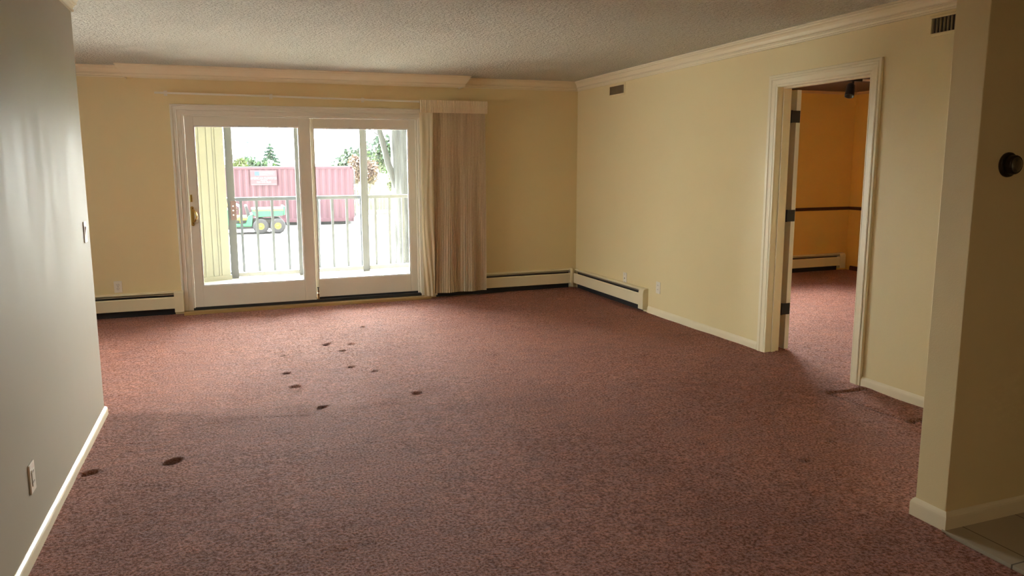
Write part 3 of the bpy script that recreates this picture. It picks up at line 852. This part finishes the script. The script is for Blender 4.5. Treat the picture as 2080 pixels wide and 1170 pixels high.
t = thing('thermostat', 'round dark bronze thermostat on the shaded partition wall facing the hall', 'thermostat', (2.823, SN, 1.466))
bz = mat('dark_bronze', (0.035, 0.026, 0.018), rough=0.3, metal=0.7, var=0.1)
MB().lathe([(0, 0.0), (0.047, 0.0), (0.048, 0.004), (0.047, 0.010), (0.043, 0.013), (0, 0.013)], (0, 0, 0), (0, -1, 0), 48).build('wall_ring', bz, t)
MB().lathe([(0.036, 0.012), (0.037, 0.016), (0.0365, 0.032), (0.034, 0.037), (0.030, 0.0385), (0.029, 0.037)], (0, 0, 0), (0, -1, 0), 48).build('dial_ring', bz, t)
MB().lathe([(0.030, 0.0375), (0.024, 0.0415), (0.014, 0.044), (0.0, 0.045)], (0, 0, 0), (0, -1, 0), 48).build('dial_cover', mat('smoked_clear_cover', (0.06, 0.05, 0.03), rough=0.06, spec=0.8, coat=1.0), t)

# unseen fill lamp, added behind the viewer to brighten the near room
t = thing('fill_lamp', 'unseen round fill lamp added on the ceiling behind the viewer', 'lamp', (0.9, -0.6, CZ))
MB().lathe([(0, 0), (0.17, 0), (0.175, -0.015), (0.16, -0.025), (0, -0.025)], (0, 0, 0), (0, 0, 1), 32).build('fill_lamp_base', M['brass'], t)
fm = bpy.data.materials.new('fill_lamp_glass'); fm.use_nodes = True
fb = fm.node_tree.nodes['Principled BSDF']; fb.inputs['Base Color'].default_value = (0.9, 0.88, 0.8, 1)
fb.inputs['Emission Color'].default_value = (1.0, 0.80, 0.55, 1); fb.inputs['Emission Strength'].default_value = 0.6
MB().lathe([(0.155, -0.02), (0.15, -0.06), (0.11, -0.095), (0.05, -0.11), (0, -0.112)], (0, 0, 0), (0, 0, 1), 32).build('fill_lamp_shade', fm, t)
ld = bpy.data.lights.new('fill_light', 'AREA'); ld.shape = 'DISK'; ld.size = 0.28; ld.energy = 1.2; ld.color = (1.0, 0.80, 0.55)
lo_ = bpy.data.objects.new('fill_light', ld); C.objects.link(lo_); lo_.parent = t; lo_.location = (0, 0, -0.12)

# ------------------------------------------------------------ track light in the next room
t = thing('track_light', 'black spotlight hanging from a ceiling track beyond the doorway', 'track light', (6.739, 6.65, CZ))
MB().box(0.17, 1.5, -0.012, 0.012, -0.022, 0).build('track', M['plate'], t, bevel=0.002, label='pale track bar')
MB().box(-0.16, 0.17, -0.018, 0.018, -0.030, 0).build('adapter', M['black'], t, bevel=0.002)
MB().tube([(0.05, 0, -0.028), (0.05, 0, -0.08)], 0.012, 12).build('stem', M['black'], t)
MB().lathe([(0, -0.075), (0.03, -0.072), (0.044, -0.05), (0.046, 0.0), (0.050, 0.07), (0.050, 0.085), (0.040, 0.084), (0.035, 0.05), (0, 0.045)], (0.015, 0, -0.125), (-0.35, -0.25, -0.85), 28).build('lamp_head', M['black'], t)

# ================================================================= outside
GZ = -1.10
def ext_mats():
    M['siding'] = mat('yellow_siding_paint', (0.135, 0.140, 0.118), rough=0.6, var=0.03, vscale=4)
    M['concrete'] = mat('balcony_concrete', (0.24, 0.235, 0.21), rough=0.9, var=0.08, vscale=6, bump=0.3, bscale=80)
    M['asphalt'] = mat('pale_parking_surface', (0.13, 0.13, 0.125), rough=0.95, var=0.07, vscale=0.8, bump=0.3, bscale=40)
    M['grass'] = mat('spring_grass', (0.16, 0.20, 0.03), rough=0.9, col2=(0.09, 0.13, 0.02), vscale=1.2)
    M['red'] = mat('red_container_paint', (0.080, 0.028, 0.043), rough=0.5, var=0.10, vscale=0.8)
    M['bark'] = mat('grey_bark', (0.040, 0.043, 0.038), rough=0.95, col2=(0.018, 0.019, 0.017), vscale=9, stretch=(1.6, 1.6, 0.25), bump=1.0, bscale=10, bdist=0.04)
    M['bark_far'] = mat('pale_far_bark', (0.10, 0.09, 0.08), rough=0.95, var=0.2)
    M['pine'] = mat('blue_green_needles', (0.035, 0.075, 0.065), rough=0.8, var=0.25)
    M['leaf'] = mat('fresh_green_leaves', (0.08, 0.10, 0.045), rough=0.7, var=0.3)
    M['teal_leaf'] = mat('teal_evergreen_leaves', (0.05, 0.085, 0.065), rough=0.7, var=0.3)
    M['bud'] = mat('orange_spring_buds', (0.10, 0.062, 0.045), rough=0.7, var=0.3)
    M['green_paint'] = mat('green_vehicle_plastic', (0.012, 0.13, 0.055), rough=0.35, var=0.1)
    M['yellow_paint'] = mat('yellow_vehicle_paint', (0.42, 0.34, 0.04), rough=0.4, var=0.05)
    M['tyre'] = mat('dark_tyre_rubber', (0.035, 0.035, 0.04), rough=0.8, var=0.1)
    M['blue_paint'] = mat('light_blue_plastic', (0.14, 0.22, 0.33), rough=0.4, var=0.1)
    M['pale_fence'] = mat('weathered_pale_boards', (0.17, 0.20, 0.19), rough=0.8, var=0.1)
    M['roof'] = mat('blue_grey_metal', (0.12, 0.17, 0.24), rough=0.5, var=0.05)
ext_mats()
struct(MB().box(-60, 60, 10.72, 160, GZ - 0.3, GZ), 'ground', M['asphalt'], 'sunlit pale parking surface outside', cat='ground')
struct(MB().box(-40, 60, 39.4, 120, GZ, GZ + 0.10), 'grass_verge', M['grass'], 'yellow-green grass strip beyond the parking surface', cat='grass')
struct(MB().box(-40, 60, 39.1, 39.4, GZ, GZ + 0.14), 'kerb', mat('grey_kerb_concrete', (0.12, 0.12, 0.12), rough=0.9, var=0.1), 'grey concrete kerb at the edge of the grass', cat='kerb')
struct(MB().box(-2.5, 4.6, BY + 0.17, 10.72, -0.25, -0.03), 'balcony_floor', M['concrete'], 'sunlit concrete balcony floor outside the patio door', cat='balcony')
struct(MB().box(-2.5, 4.6, BY + 0.15, 10.72, 2.46, 2.60), 'ceiling_balcony', mat('balcony_soffit_paint', (0.7, 0.68, 0.6), rough=0.8), 'pale soffit above the balcony', cat='ceiling')
struct(MB().box(4.6, 4.75, BY + 0.15, 10.72, GZ, 2.6), 'wall_balcony_right', M['siding'], 'pale yellow end wall of the balcony', cat='wall')
# building face beyond the balcony, keeps the outside closed
struct(MB().box(-14, FX - 0.15, BY - 0.1, BY + 0.17, GZ, 2.7).box(X2 + 0.15, 20, BY - 0.1, BY + 0.17, GZ, 2.7).box(FX - 0.15, X2 + 0.15, BY + 0.15, BY + 0.17, GZ, -0.02).box(-14, 20, BY - 0.1, BY + 0.17, 2.56, 5.0),
       'wall_outside', M['siding'], 'pale outer face of the building', cat='wall')
# balcony closet clad with vertical yellow boards
t = thing('wall_balcony_left', 'pale yellow vertical board siding at the left of the balcony', 'wall', (-0.08, 10.34, -0.03), (0, 0, math.radians(20)), kind='structure')
mb = MB().box(-1.9, 0.0, 0.0, 0.5, 0, 2.49)
mb.build('siding_core', M['siding'], t)
x = 0.0
k = 0
widths = [0.12, 0.035, 0.075, 0.10, 0.035, 0.13, 0.035, 0.10]
mb = MB()
while x > -1.85:
    wd = widths[k % 8]
    mb.box(x - wd + 0.004, x - 0.002, -0.012 if wd > 0.05 else -0.006, 0, 0.06, 2.49)
    x -= wd; k += 1
mb.build('siding_boards', M['siding'], t, bevel=0.003)
MB().box(-1.9, 0.012, -0.022, 0, 0, 0.065).build('base_board', M['siding'], t, bevel=0.003)

# screen panels enclosing the balcony
def screen(label, x0, x1, stile_l, stile_r, y, latch=False, zb=-0.03, zt=2.455):
    t = thing('screen_panel', label, 'screen', (x0, y, zb), group='aluminium screen panels enclosing the balcony')
    w = x1 - x0; h = zt - zb
    MB().box(0, stile_l, -0.02, 0.02, 0, h).build('stile', M['alum'], t, bevel=0.003)
    MB().box(w - stile_r, w, -0.02, 0.02, 0, h).build('stile', M['alum'], t, bevel=0.003)
    MB().box(stile_l, w - stile_r, -0.018, 0.018, 0.02, 0.075).build('bottom_rail', M['alum_light'], t, bevel=0.003)
    MB().box(stile_l, w - stile_r, -0.018, 0.018, h - 0.06, h).build('top_rail', M['alum_light'], t, bevel=0.003)
    if latch:
        l = MB().box(stile_l * 0.35, stile_l + 0.012, -0.045, -0.02, 0.80, 1.06).build('latch', mat('dark_red_latch', (0.04, 0.015, 0.015), rough=0.4), t, bevel=0.004, label='dark latch handle')
        for zz in (0.87, 0.93, 0.99): MB().lathe([(0, 0.004), (0.008, 0.003), (0.009, 0)], (stile_l * 0.7, -0.045, zz), (0, -1, 0), 12).build('screw', M['plate_white'], l)
    return t
screen('left screen panel with a dark latch, beside the yellow siding', -0.072, 0.905, 0.100, 0.070, 10.42, latch=True)
screen('middle screen panel ending at the dark post in the right pane', 0.908, 1.820, 0.03, 0.078, 10.46)
screen('right screen panel between dark post and balcony end', 1.818, 4.55, 0.03, 0.05, 10.50)

# railing
t = thing('balcony_railing', 'dark metal railing with thin upright bars along the balcony edge', 'railing', (2.0, 10.64, -0.03))
MB().box(-2.4, 2.6, -0.022, 0.022, 1.045, 1.095).build('top_rail', M['rail'], t, bevel=0.004)
MB().box(-2.4, 2.6, -0.018, 0.018, 0.03, 0.06).build('bottom_rail', M['rail'], t, bevel=0.003)
k = -9
while True:
    x = 0.10 + 0.2085 * k
    k += 1
    if x > 4.5: break
    if x < -0.35: continue
    MB().box(x - 2.0 - 0.018, x - 2.0 + 0.018, -0.010, 0.010, 0.0, 1.046).build('baluster', M['rail'], t)
for x in (-2.38, 0.2, 2.58):
    pass

# shipping container
t = thing('shipping_container', 'red corrugated steel container standing on the parking surface', 'container', (5.15, 33.0, GZ), (0, 0, math.radians(-9)))
Lc, Wc, Hc = 10.2, 2.44, 2.60
mb = MB()
n = int(Lc / 0.07)
def corr(i): return (0, 0.0, 0.035, 0.035)[i % 4]
vs = []; fs = []
for i in range(n + 1):
    x = -0.12 - (Lc - 0.24) * i / n
    y = 0.01 + corr(i)
    vs += [(x, y, 0.28), (x, y, Hc - 0.10)]
for i in range(n): fs.append((2 * i, 2 * i + 1, 2 * i + 3, 2 * i + 2))
mb.add(vs, fs)
mb.box(-Lc + 0.1, -0.1, 0.05, Wc - 0.05, 0.2, Hc - 0.06)
mb.build('body', M['red'], t)
mb = MB()
mb.box(-Lc, 0, -0.01, 0.06, Hc - 0.10, Hc).box(-Lc, 0, -0.01, 0.06, 0.14, 0.30).box(-0.12, 0.0, -0.01, 0.10, 0.14, Hc).box(-Lc, -Lc + 0.12, -0.01, 0.10, 0.14, Hc)
mb.box(-0.06, 0, 0.1, Wc, 0.14, 0.3).box(-0.06, 0, 0.1, Wc, Hc - 0.1, Hc).box(-0.10, 0, Wc - 0.1, Wc, 0.14, Hc)
mb.build('corner_frame', M['red'], t, bevel=0.01)
MB().box(-Lc, 0, 0.0, Wc, Hc, Hc + 0.02).build('roof', mat('pale_container_roof', (0.55, 0.5, 0.5), rough=0.5), t)
MB().box(-Lc + .3, -0.3, 0.25, Wc - 0.2, 0.0, 0.20).build('skid', M['tyre'], t)
for k in range(2):
    dr = MB().box(0.0, 0.04, 0.12 + k * 1.11, 1.19 + k * 1.11, 0.30, Hc - 0.12).build('door', M['red'], t, bevel=0.01)
    mb = MB()
    for q in (0.30, 0.80): mb.tube([(0.07, 0.12 + k * 1.11 + q, 0.32), (0.07, 0.12 + k * 1.11 + q, Hc - 0.14)], 0.022, 8)
    mb.build('locking_bar', M['alum_light'], dr)
# painted sign on the side
sg = MB().box(-4.42, -3.30, -0.022, -0.010, 1.80, 2.46).build('sign', mat('pale_red_sign_panel', (0.10, 0.045, 0.06), rough=0.5), t)
sx = -4.42
def text(body, size, x, z, mt, par, sx_=1.0):
    cu = bpy.data.curves.new('lettering', 'FONT')
    cu.body = body; cu.size = size; cu.extrude = 0.004; cu.align_x = 'CENTER'; cu.align_y = 'CENTER'
    tmp = bpy.data.objects.new('lettering', cu); C.objects.link(tmp)
    bpy.context.view_layer.update()
    me = bpy.data.meshes.new_from_object(tmp)
    bpy.data.objects.remove(tmp)
    o = bpy.data.objects.new('lettering', me); C.objects.link(o)
    me.materials.clear(); me.materials.append(mt)
    o.parent = par; o.location = (x, -0.028, z); o.rotation_euler = (PI / 2, 0, 0); o.scale = (sx_, 1, 1)
    return o
wp = mat('white_lettering', (0.22, 0.21, 0.24), rough=0.5)
text('AMERICAN DUMPSTER', 0.155, -3.86, 2.10, wp, sg, 0.72)
text('RENTALS', 0.07, -3.86, 2.005, wp, sg)
text('763-444-3535', 0.11, -3.86, 1.93, wp, sg)
MB().box(-4.38, -3.32, -0.030, -0.022, 1.825, 1.845).build('underline', wp, sg)
mb = MB()
for k in range(4):
    z = 2.22 + k * 0.05
    mb.add([(-4.05, -0.028, z), (-3.5, -0.028, z + 0.02), (-3.32, -0.028, z + 0.005), (-3.5, -0.028, z + 0.035), (-4.05, -0.028, z + 0.022)], [(0, 1, 2, 3, 4)])
mb.build('flag_stripes', wp, sg)
MB().box(-4.24, -4.03, -0.030, -0.022, 2.22, 2.40).build('flag_field', mat('blue_flag_field', (0.03, 0.06, 0.13), rough=0.5), sg)

# utility vehicle in front of the container
t = thing('utility_vehicle', 'green six-wheeled utility vehicle with yellow hubs parked before the red container', 'vehicle', (0.65, 30.2, GZ), (0, 0, 0))
mb = MB()
def prism(mb, pts, y0, y1):
    k = len(pts)
    vs = [(x, y0, z) for x, z in pts] + [(x, y1, z) for x, z in pts]
    mb.add(vs, [tuple(range(k))[::-1], tuple(range(k, 2 * k))] + [(i, (i + 1) % k, (i + 1) % k + k, i + k) for i in range(k)])
prism(mb, [(-1.5, 0.45), (-1.5, 0.75), (-1.25, 0.92), (-0.85, 0.98), (-0.78, 0.60), (-0.70, 0.42), (-0.22, 0.42), (-0.12, 0.72), (0.05, 0.80), (0.05, 0.68), (0.0, 0.30), (-0.8, 0.30), (-1.0, 0.45)], -0.68, 0.68)
mb.build('body_shell', M['green_paint'], t, bevel=0.03)
mb = MB(); prism(mb, [(0.06, 0.74), (0.02, 0.98), (1.22, 0.98), (1.18, 0.70), (0.25, 0.66)], -0.70, 0.70)
bd = mb.build('cargo_bed', M['green_paint'], t, bevel=0.02)
MB().box(0.06, 1.20, -0.715, -0.70, 0.90, 0.94).build('yellow_stripe', M['yellow_paint'], bd)
MB().box(1.20, 1.27, -0.66, 0.66, 0.72, 1.06).build('tailgate', M['green_paint'], bd, bevel=0.01)
MB().box(-0.55, -0.10, -0.6, 0.6, 0.55, 0.68).build('seat', M['yellow_paint'], t, bevel=0.04)
mb = MB(); prism(mb, [(-0.16, 0.66), (-0.24, 1.10), (-0.14, 1.12), (-0.02, 0.68)], -0.6, 0.6)
mb.build('seat_back', M['tyre'], t, bevel=0.03)
MB().tube([(-0.80, -0.3, 0.85), (-0.62, -0.3, 1.05)], 0.02, 8).build('steering_column', M['black'], t)
mb = MB()
cpt = []
dd = Vector((0.66, 0, 0.75)).normalized(); a = Vector((0, 1, 0)); b_ = dd.cross(a)
for i in range(17):
    an = 2 * PI * i / 16
    cpt.append(Vector((-0.62, -0.3, 1.06)) + a * math.cos(an) * 0.17 + b_ * math.sin(an) * 0.17)
mb.tube(cpt, 0.016, 8, caps=False); mb.build('steering_wheel', M['black'], t)
mb = MB().obox((-0.60, 0, 1.18), (0.62, 0, -0.36), 1.1, 0.05, 0.62); mb.build('canopy_shield', M['plate_white'], t, bevel=0.02)
MB().obox((-0.82, -0.66, 1.15), (0.6, 0, -0.4), 0.05, 0.10, 0.36).build('shield_edge', M['yellow_paint'], t)
for sy in (-0.62, 0.62): MB().tube([(-0.42, sy, 0.45), (-0.40, sy, 1.05)], 0.025, 8).build('support_post', M['yellow_paint'], t)
MB().box(-1.0, 1.1, -0.45, 0.45, 0.20, 0.55).build('chassis', M['black'], t)
for x in (-1.15, 0.33, 0.97):
    for s in (-1, 1):
        wl = MB().lathe([(0.13, -0.11), (0.24, -0.12), (0.29, -0.10), (0.30, -0.05), (0.30, 0.05), (0.29, 0.10), (0.24, 0.12), (0.13, 0.11)], (x, s * 0.60, 0.30), (0, s, 0), 28).build('wheel', M['tyre'], t)
        MB().lathe([(0, 0.08), (0.05, 0.09), (0.06, 0.06), (0.12, 0.055), (0.135, 0.09), (0.14, 0.08), (0.14, -0.08)], (x, s * 0.60, 0.30), (0, s, 0), 24).build('hub', M['yellow_paint'], wl)

t = thing('barrel', 'pale blue drum standing beside the red container', 'barrel', (3.30, 31.4, GZ))
MB().lathe([(0, 0), (0.17, 0.0), (0.18, 0.03), (0.18, 0.38), (0.187, 0.40), (0.18, 0.42), (0.18, 0.78), (0.187, 0.80), (0.18, 0.82), (0.18, 1.16), (0.17, 1.19), (0, 1.19)], (0, 0, 0), (0, 0, 1), 28).build('drum', M['blue_paint'], t)
MB().lathe([(0.183, 1.15), (0.19, 1.16), (0.19, 1.20), (0.16, 1.215), (0, 1.215)], (0, 0, 0), (0, 0, 1), 28).build('lid', M['plate_white'], t)

# pale shed / fence behind
t = thing('board_fence', 'pale weathered board fence behind the big tree', 'fence', (8.0, 42.5, GZ + 0.1))
for k in range(9):
    MB().box(-0.85 + k * 0.2, -0.85 + k * 0.2 + 0.185, -0.02, 0.02, 0, 1.65).build('board', M['pale_fence'], t)
MB().box(-0.87, 0.97, 0.02, 0.06, 1.25, 1.35).box(-0.87, 0.97, 0.02, 0.06, 0.3, 0.4).build('cross_rail', M['pale_fence'], t)
MB().box(-0.90, 1.0, -0.03, 0.07, 1.65, 1.70).build('cap_board', M['plate_white'], t)

# big tree close to the balcony
rnd = random.Random(5)
t = thing('big_tree', 'thick grey-barked leaning tree trunk seen through the right glass panel', 'tree', (3.90, 16.0, GZ))
mb = MB(); vs = []; fs = []
rows, seg = 60, 64
for r in range(rows + 1):
    f = r / rows
    z = -0.1 + f * 8.0
    cx = -0.066 * z + 0.06 * math.sin(z * 0.5)
    rad = 0.47 - 0.018 * z + 0.22 * math.exp(-max(z, 0) / 0.30)
    for k in range(seg):
        a = 2 * PI * k / seg
        q = noise.noise(Vector((math.cos(a) * 3.4, math.sin(a) * 3.4, z * 0.55))) * 0.06 + abs(noise.noise(Vector((math.cos(a) * 11, math.sin(a) * 11, z * 1.3)))) * 0.05
        vs.append((cx + math.cos(a) * (rad + q), math.sin(a) * (rad + q), z))
for r in range(rows):
    for k in range(seg):
        k2 = (k + 1) % seg
        fs.append((r * seg + k, r * seg + k2, (r + 1) * seg + k2, (r + 1) * seg + k))
mb.add(vs, fs, True); mb.build('trunk', M['bark'], t)
def branch_pts(p, d, L, n, r0, wob, rnd):
    pts = [Vector(p)]; rr = [r0]; d = Vector(d).normalized()
    for i in range(n):
        d = (d + Vector((rnd.uniform(-wob, wob), rnd.uniform(-wob, wob), rnd.uniform(-wob, wob)))).normalized()
        pts.append(pts[-1] + d * L / n); rr.append(r0 * (1 - 0.8 * (i + 1) / n))
    return pts, rr
def subtree(mb, p, d, L, r0, depth, rnd, wob=0.22, seg=6, kids=3):
    pts, rr = branch_pts(p, d, L, 6, r0, wob, rnd)
    mb.tube(pts, rr, seg, caps=False)
    if depth > 0:
        for k in range(kids):
            i = rnd.randint(2, 5)
            dd = (pts[i + 1] - pts[i]).normalized() + Vector((rnd.uniform(-1, 1), rnd.uniform(-1, 1), rnd.uniform(-0.6, 0.9))) * 0.8
            subtree(mb, pts[i], dd, L * 0.6, rr[i] * 0.65, depth - 1, rnd, wob, max(4, seg - 1), kids)
def T(x, y, z): return (x - 3.90, y - 16.0, z - GZ)
mb = MB(); mb.tube([T(3.62, 16.0, 0.75), T(3.42, 15.9, 1.12), T(3.26, 15.85, 1.52), T(3.15, 15.8, 1.95), T(3.05, 15.8, 2.35), T(2.85, 15.7, 3.4), T(2.5, 15.5, 4.5)], [0.13, 0.085, 0.07, 0.065, 0.06, 0.05, 0.03], 12)
subtree(mb, T(3.1, 15.8, 2.15), (-1, 0, 0.15), 0.5, 0.018, 1, rnd, kids=2)
mb.build('side_limb', M['bark'], t)
mb = MB()
mb.tube([T(3.5, 15.9, 4.6), T(2.9, 15.4, 4.3), T(2.5, 15.2, 3.4), T(2.38, 15.1, 2.6), T(2.30, 15.0, 2.28)], [0.05, 0.035, 0.025, 0.018, 0.012], 8)
for (p, d, L) in (((2.36, 15.1, 2.45), (-0.5, 0, -0.5), 0.45), ((2.31, 15.05, 2.3), (0.1, 0, -1), 0.35), ((2.4, 15.1, 2.6), (-1, 0, -0.55), 0.6)):
    subtree(mb, T(*p), d, L, 0.012, 1, rnd, 0.3, 5, 3)
mb.build('drooping_branch', M['bark'], t)

# distant trees and shrubs
def foliage_cloud(mb, cx, cz, rx, rz, ry, n, s, rnd, power=0.5):
    for k in range(n):
        while True:
            u = Vector((rnd.uniform(-1, 1), rnd.uniform(-1, 1), rnd.uniform(-1, 1)))
            if u.length <= 1: break
        u *= (0.55 + 0.45 * rnd.random()) if rnd.random() < 0.6 else 1
        p = Vector((cx + u.x * rx, u.y * ry, cz + u.z * rz))
        q = Vector((rnd.uniform(-1, 1), rnd.uniform(-1, 1), rnd.uniform(-1, 1))).normalized()
        a = q.orthogonal().normalized(); b_ = q.cross(a); ss = s * rnd.uniform(0.6, 1.4)
        mb.add([p + a * ss * 1.4, p + b_ * ss, p - a * ss * 1.4, p - b_ * ss], [(0, 1, 2, 3)])
GRP = 'trees and shrubs beyond the parking surface'
def shrub(name, cat, label, x, y, w, h, n, s, leaf, seed, stems=7, bare=False, stem_r=0.03):
    rnd = random.Random(seed)
    t = thing(name, label, cat, (x, y, GZ + 0.05), group=GRP)
    mb = MB()
    for k in range(stems):
        subtree(mb, (rnd.uniform(-.15, .15) * w, rnd.uniform(-.2, .2) * w, 0), (rnd.uniform(-.35, .35) * w / h * 1.6, rnd.uniform(-.2, .2), 1), h * rnd.uniform(0.75, 1.0), stem_r, 2, rnd, 0.16, 5, 3)
    mb.build('branches', M['bark_far'], t)
    if n:
        mb = MB()
        for k in range(7):
            foliage_cloud(mb, rnd.uniform(-.32, .32) * w, h * rnd.uniform(0.55, 0.86), w * rnd.uniform(.20, .34), h * rnd.uniform(.12, .20), w * 0.3, n // 7, s, rnd)
        mb.build('leaves', M[leaf], t)
    return t
def pine(label, x, y, h, w, seed):
    rnd = random.Random(seed)
    t = thing('pine_tree', label, 'tree', (x, y, GZ + 0.05), group=GRP)
    MB().tube([(0, 0, 0), (0, 0, h)], [0.16, 0.02], 8).build('trunk', M['bark_far'], t)
    mb = MB()
    tiers = 17
    for i in range(tiers):
        f = i / (tiers - 1)
        z = h * (0.12 + 0.86 * f)
        L = w / 2 * (1 - f) ** 0.85 + 0.10
        nb = 11
        for k in range(nb):
            a = 2 * PI * k / nb + rnd.uniform(-.3, .3) + i
            l = L * rnd.uniform(0.65, 1.15)
            d = Vector((math.cos(a), math.sin(a), 0)); sd = Vector((-d.y, d.x, 0))
            m = 7
            for j in range(m):
                q = (j + 0.5) / m
                c = d * l * q + Vector((0, 0, z - 0.30 * l * q + rnd.uniform(-.04, .04)))
                ww = (0.06 + 0.20 * l * 0.45 * (1 - q))
                mb.add([c - d * l / m, c + sd * ww + Vector((0, 0, -0.12)), c + d * l / m * 0.9, c - sd * ww + Vector((0, 0, -0.12))], [(0, 1, 2, 3)])
                mb.add([c - d * l / m, c + Vector((0, 0, 0.05)), c + d * l / m, c + sd * rnd.uniform(-ww, ww) + Vector((0, 0, -0.16 - 0.5 * ww))], [(0, 1, 2, 3)])
    mb.build('needles', M['pine'], t)
pine('pointed blue-green pine rising above the red container', 2.95, 60, 4.45, 3.3, 2)
shrub('shrub', 'shrub', 'low hazy teal shrub left of the pine above the container', 1.35, 58, 3.6, 3.45, 5200, 0.11, 'teal_leaf', 21)
shrub('shrub', 'shrub', 'yellow-green shrub at the far left edge above the container', 0.25, 53, 1.5, 3.2, 2400, 0.10, 'leaf', 22)
shrub('bare_tree', 'tree', 'thin bare twiggy trees just right of the pine', 6.0, 68, 2.4, 4.3, 0, 0.05, 'leaf', 23, stems=9, stem_r=0.03)
shrub('bare_tree', 'tree', 'bare grey twigs above the container right of the door stile', 6.2, 56, 2.0, 2.9, 0, 0.05, 'leaf', 24, stems=9, stem_r=0.03)
shrub('shrub', 'shrub', 'greenish budding shrub above the container end', 7.3, 47, 2.8, 4.0, 3600, 0.09, 'teal_leaf', 25)
shrub('shrub', 'shrub', 'orange budding shrub right of the container end', 7.05, 41.4, 1.7, 3.3, 3200, 0.05, 'bud', 26, stems=11)
shrub('shrub', 'shrub', 'tall green leafy shrub between dark post and big tree', 10.5, 53, 3.6, 5.2, 6000, 0.10, 'teal_leaf', 27, stems=9)
shrub('shrub', 'shrub', 'bright green shrub in front of the board fence', 9.1, 40.6, 1.9, 2.3, 3000, 0.05, 'leaf', 28)
shrub('shrub', 'shrub', 'loose green shrub behind the big tree trunk', 12.3, 46.5, 2.8, 4.2, 4000, 0.08, 'leaf', 29)
t = thing('slanting_beam', 'blue-grey slanting beam against the white sky at upper left', 'beam', (0.0, 60, GZ))  # unidentified slanting shape, modelled as a plain beam on a post
mb = MB().obox((0.75, 0, 3.9), (1.3, 0, 1.35), 0.3, 0.42, 1.75)
mb.obox((1.52, 0, 4.53), (1, 0, 0.05), 0.3, 0.14, 0.55)
mb.build('beam', M['roof'], t, bevel=0.03)
MB().tube([(-0.1, 0.1, 0), (-0.1, 0.1, 3.0), (0.3, 0, 3.45)], 0.07, 8).build('post', M['roof'], t)
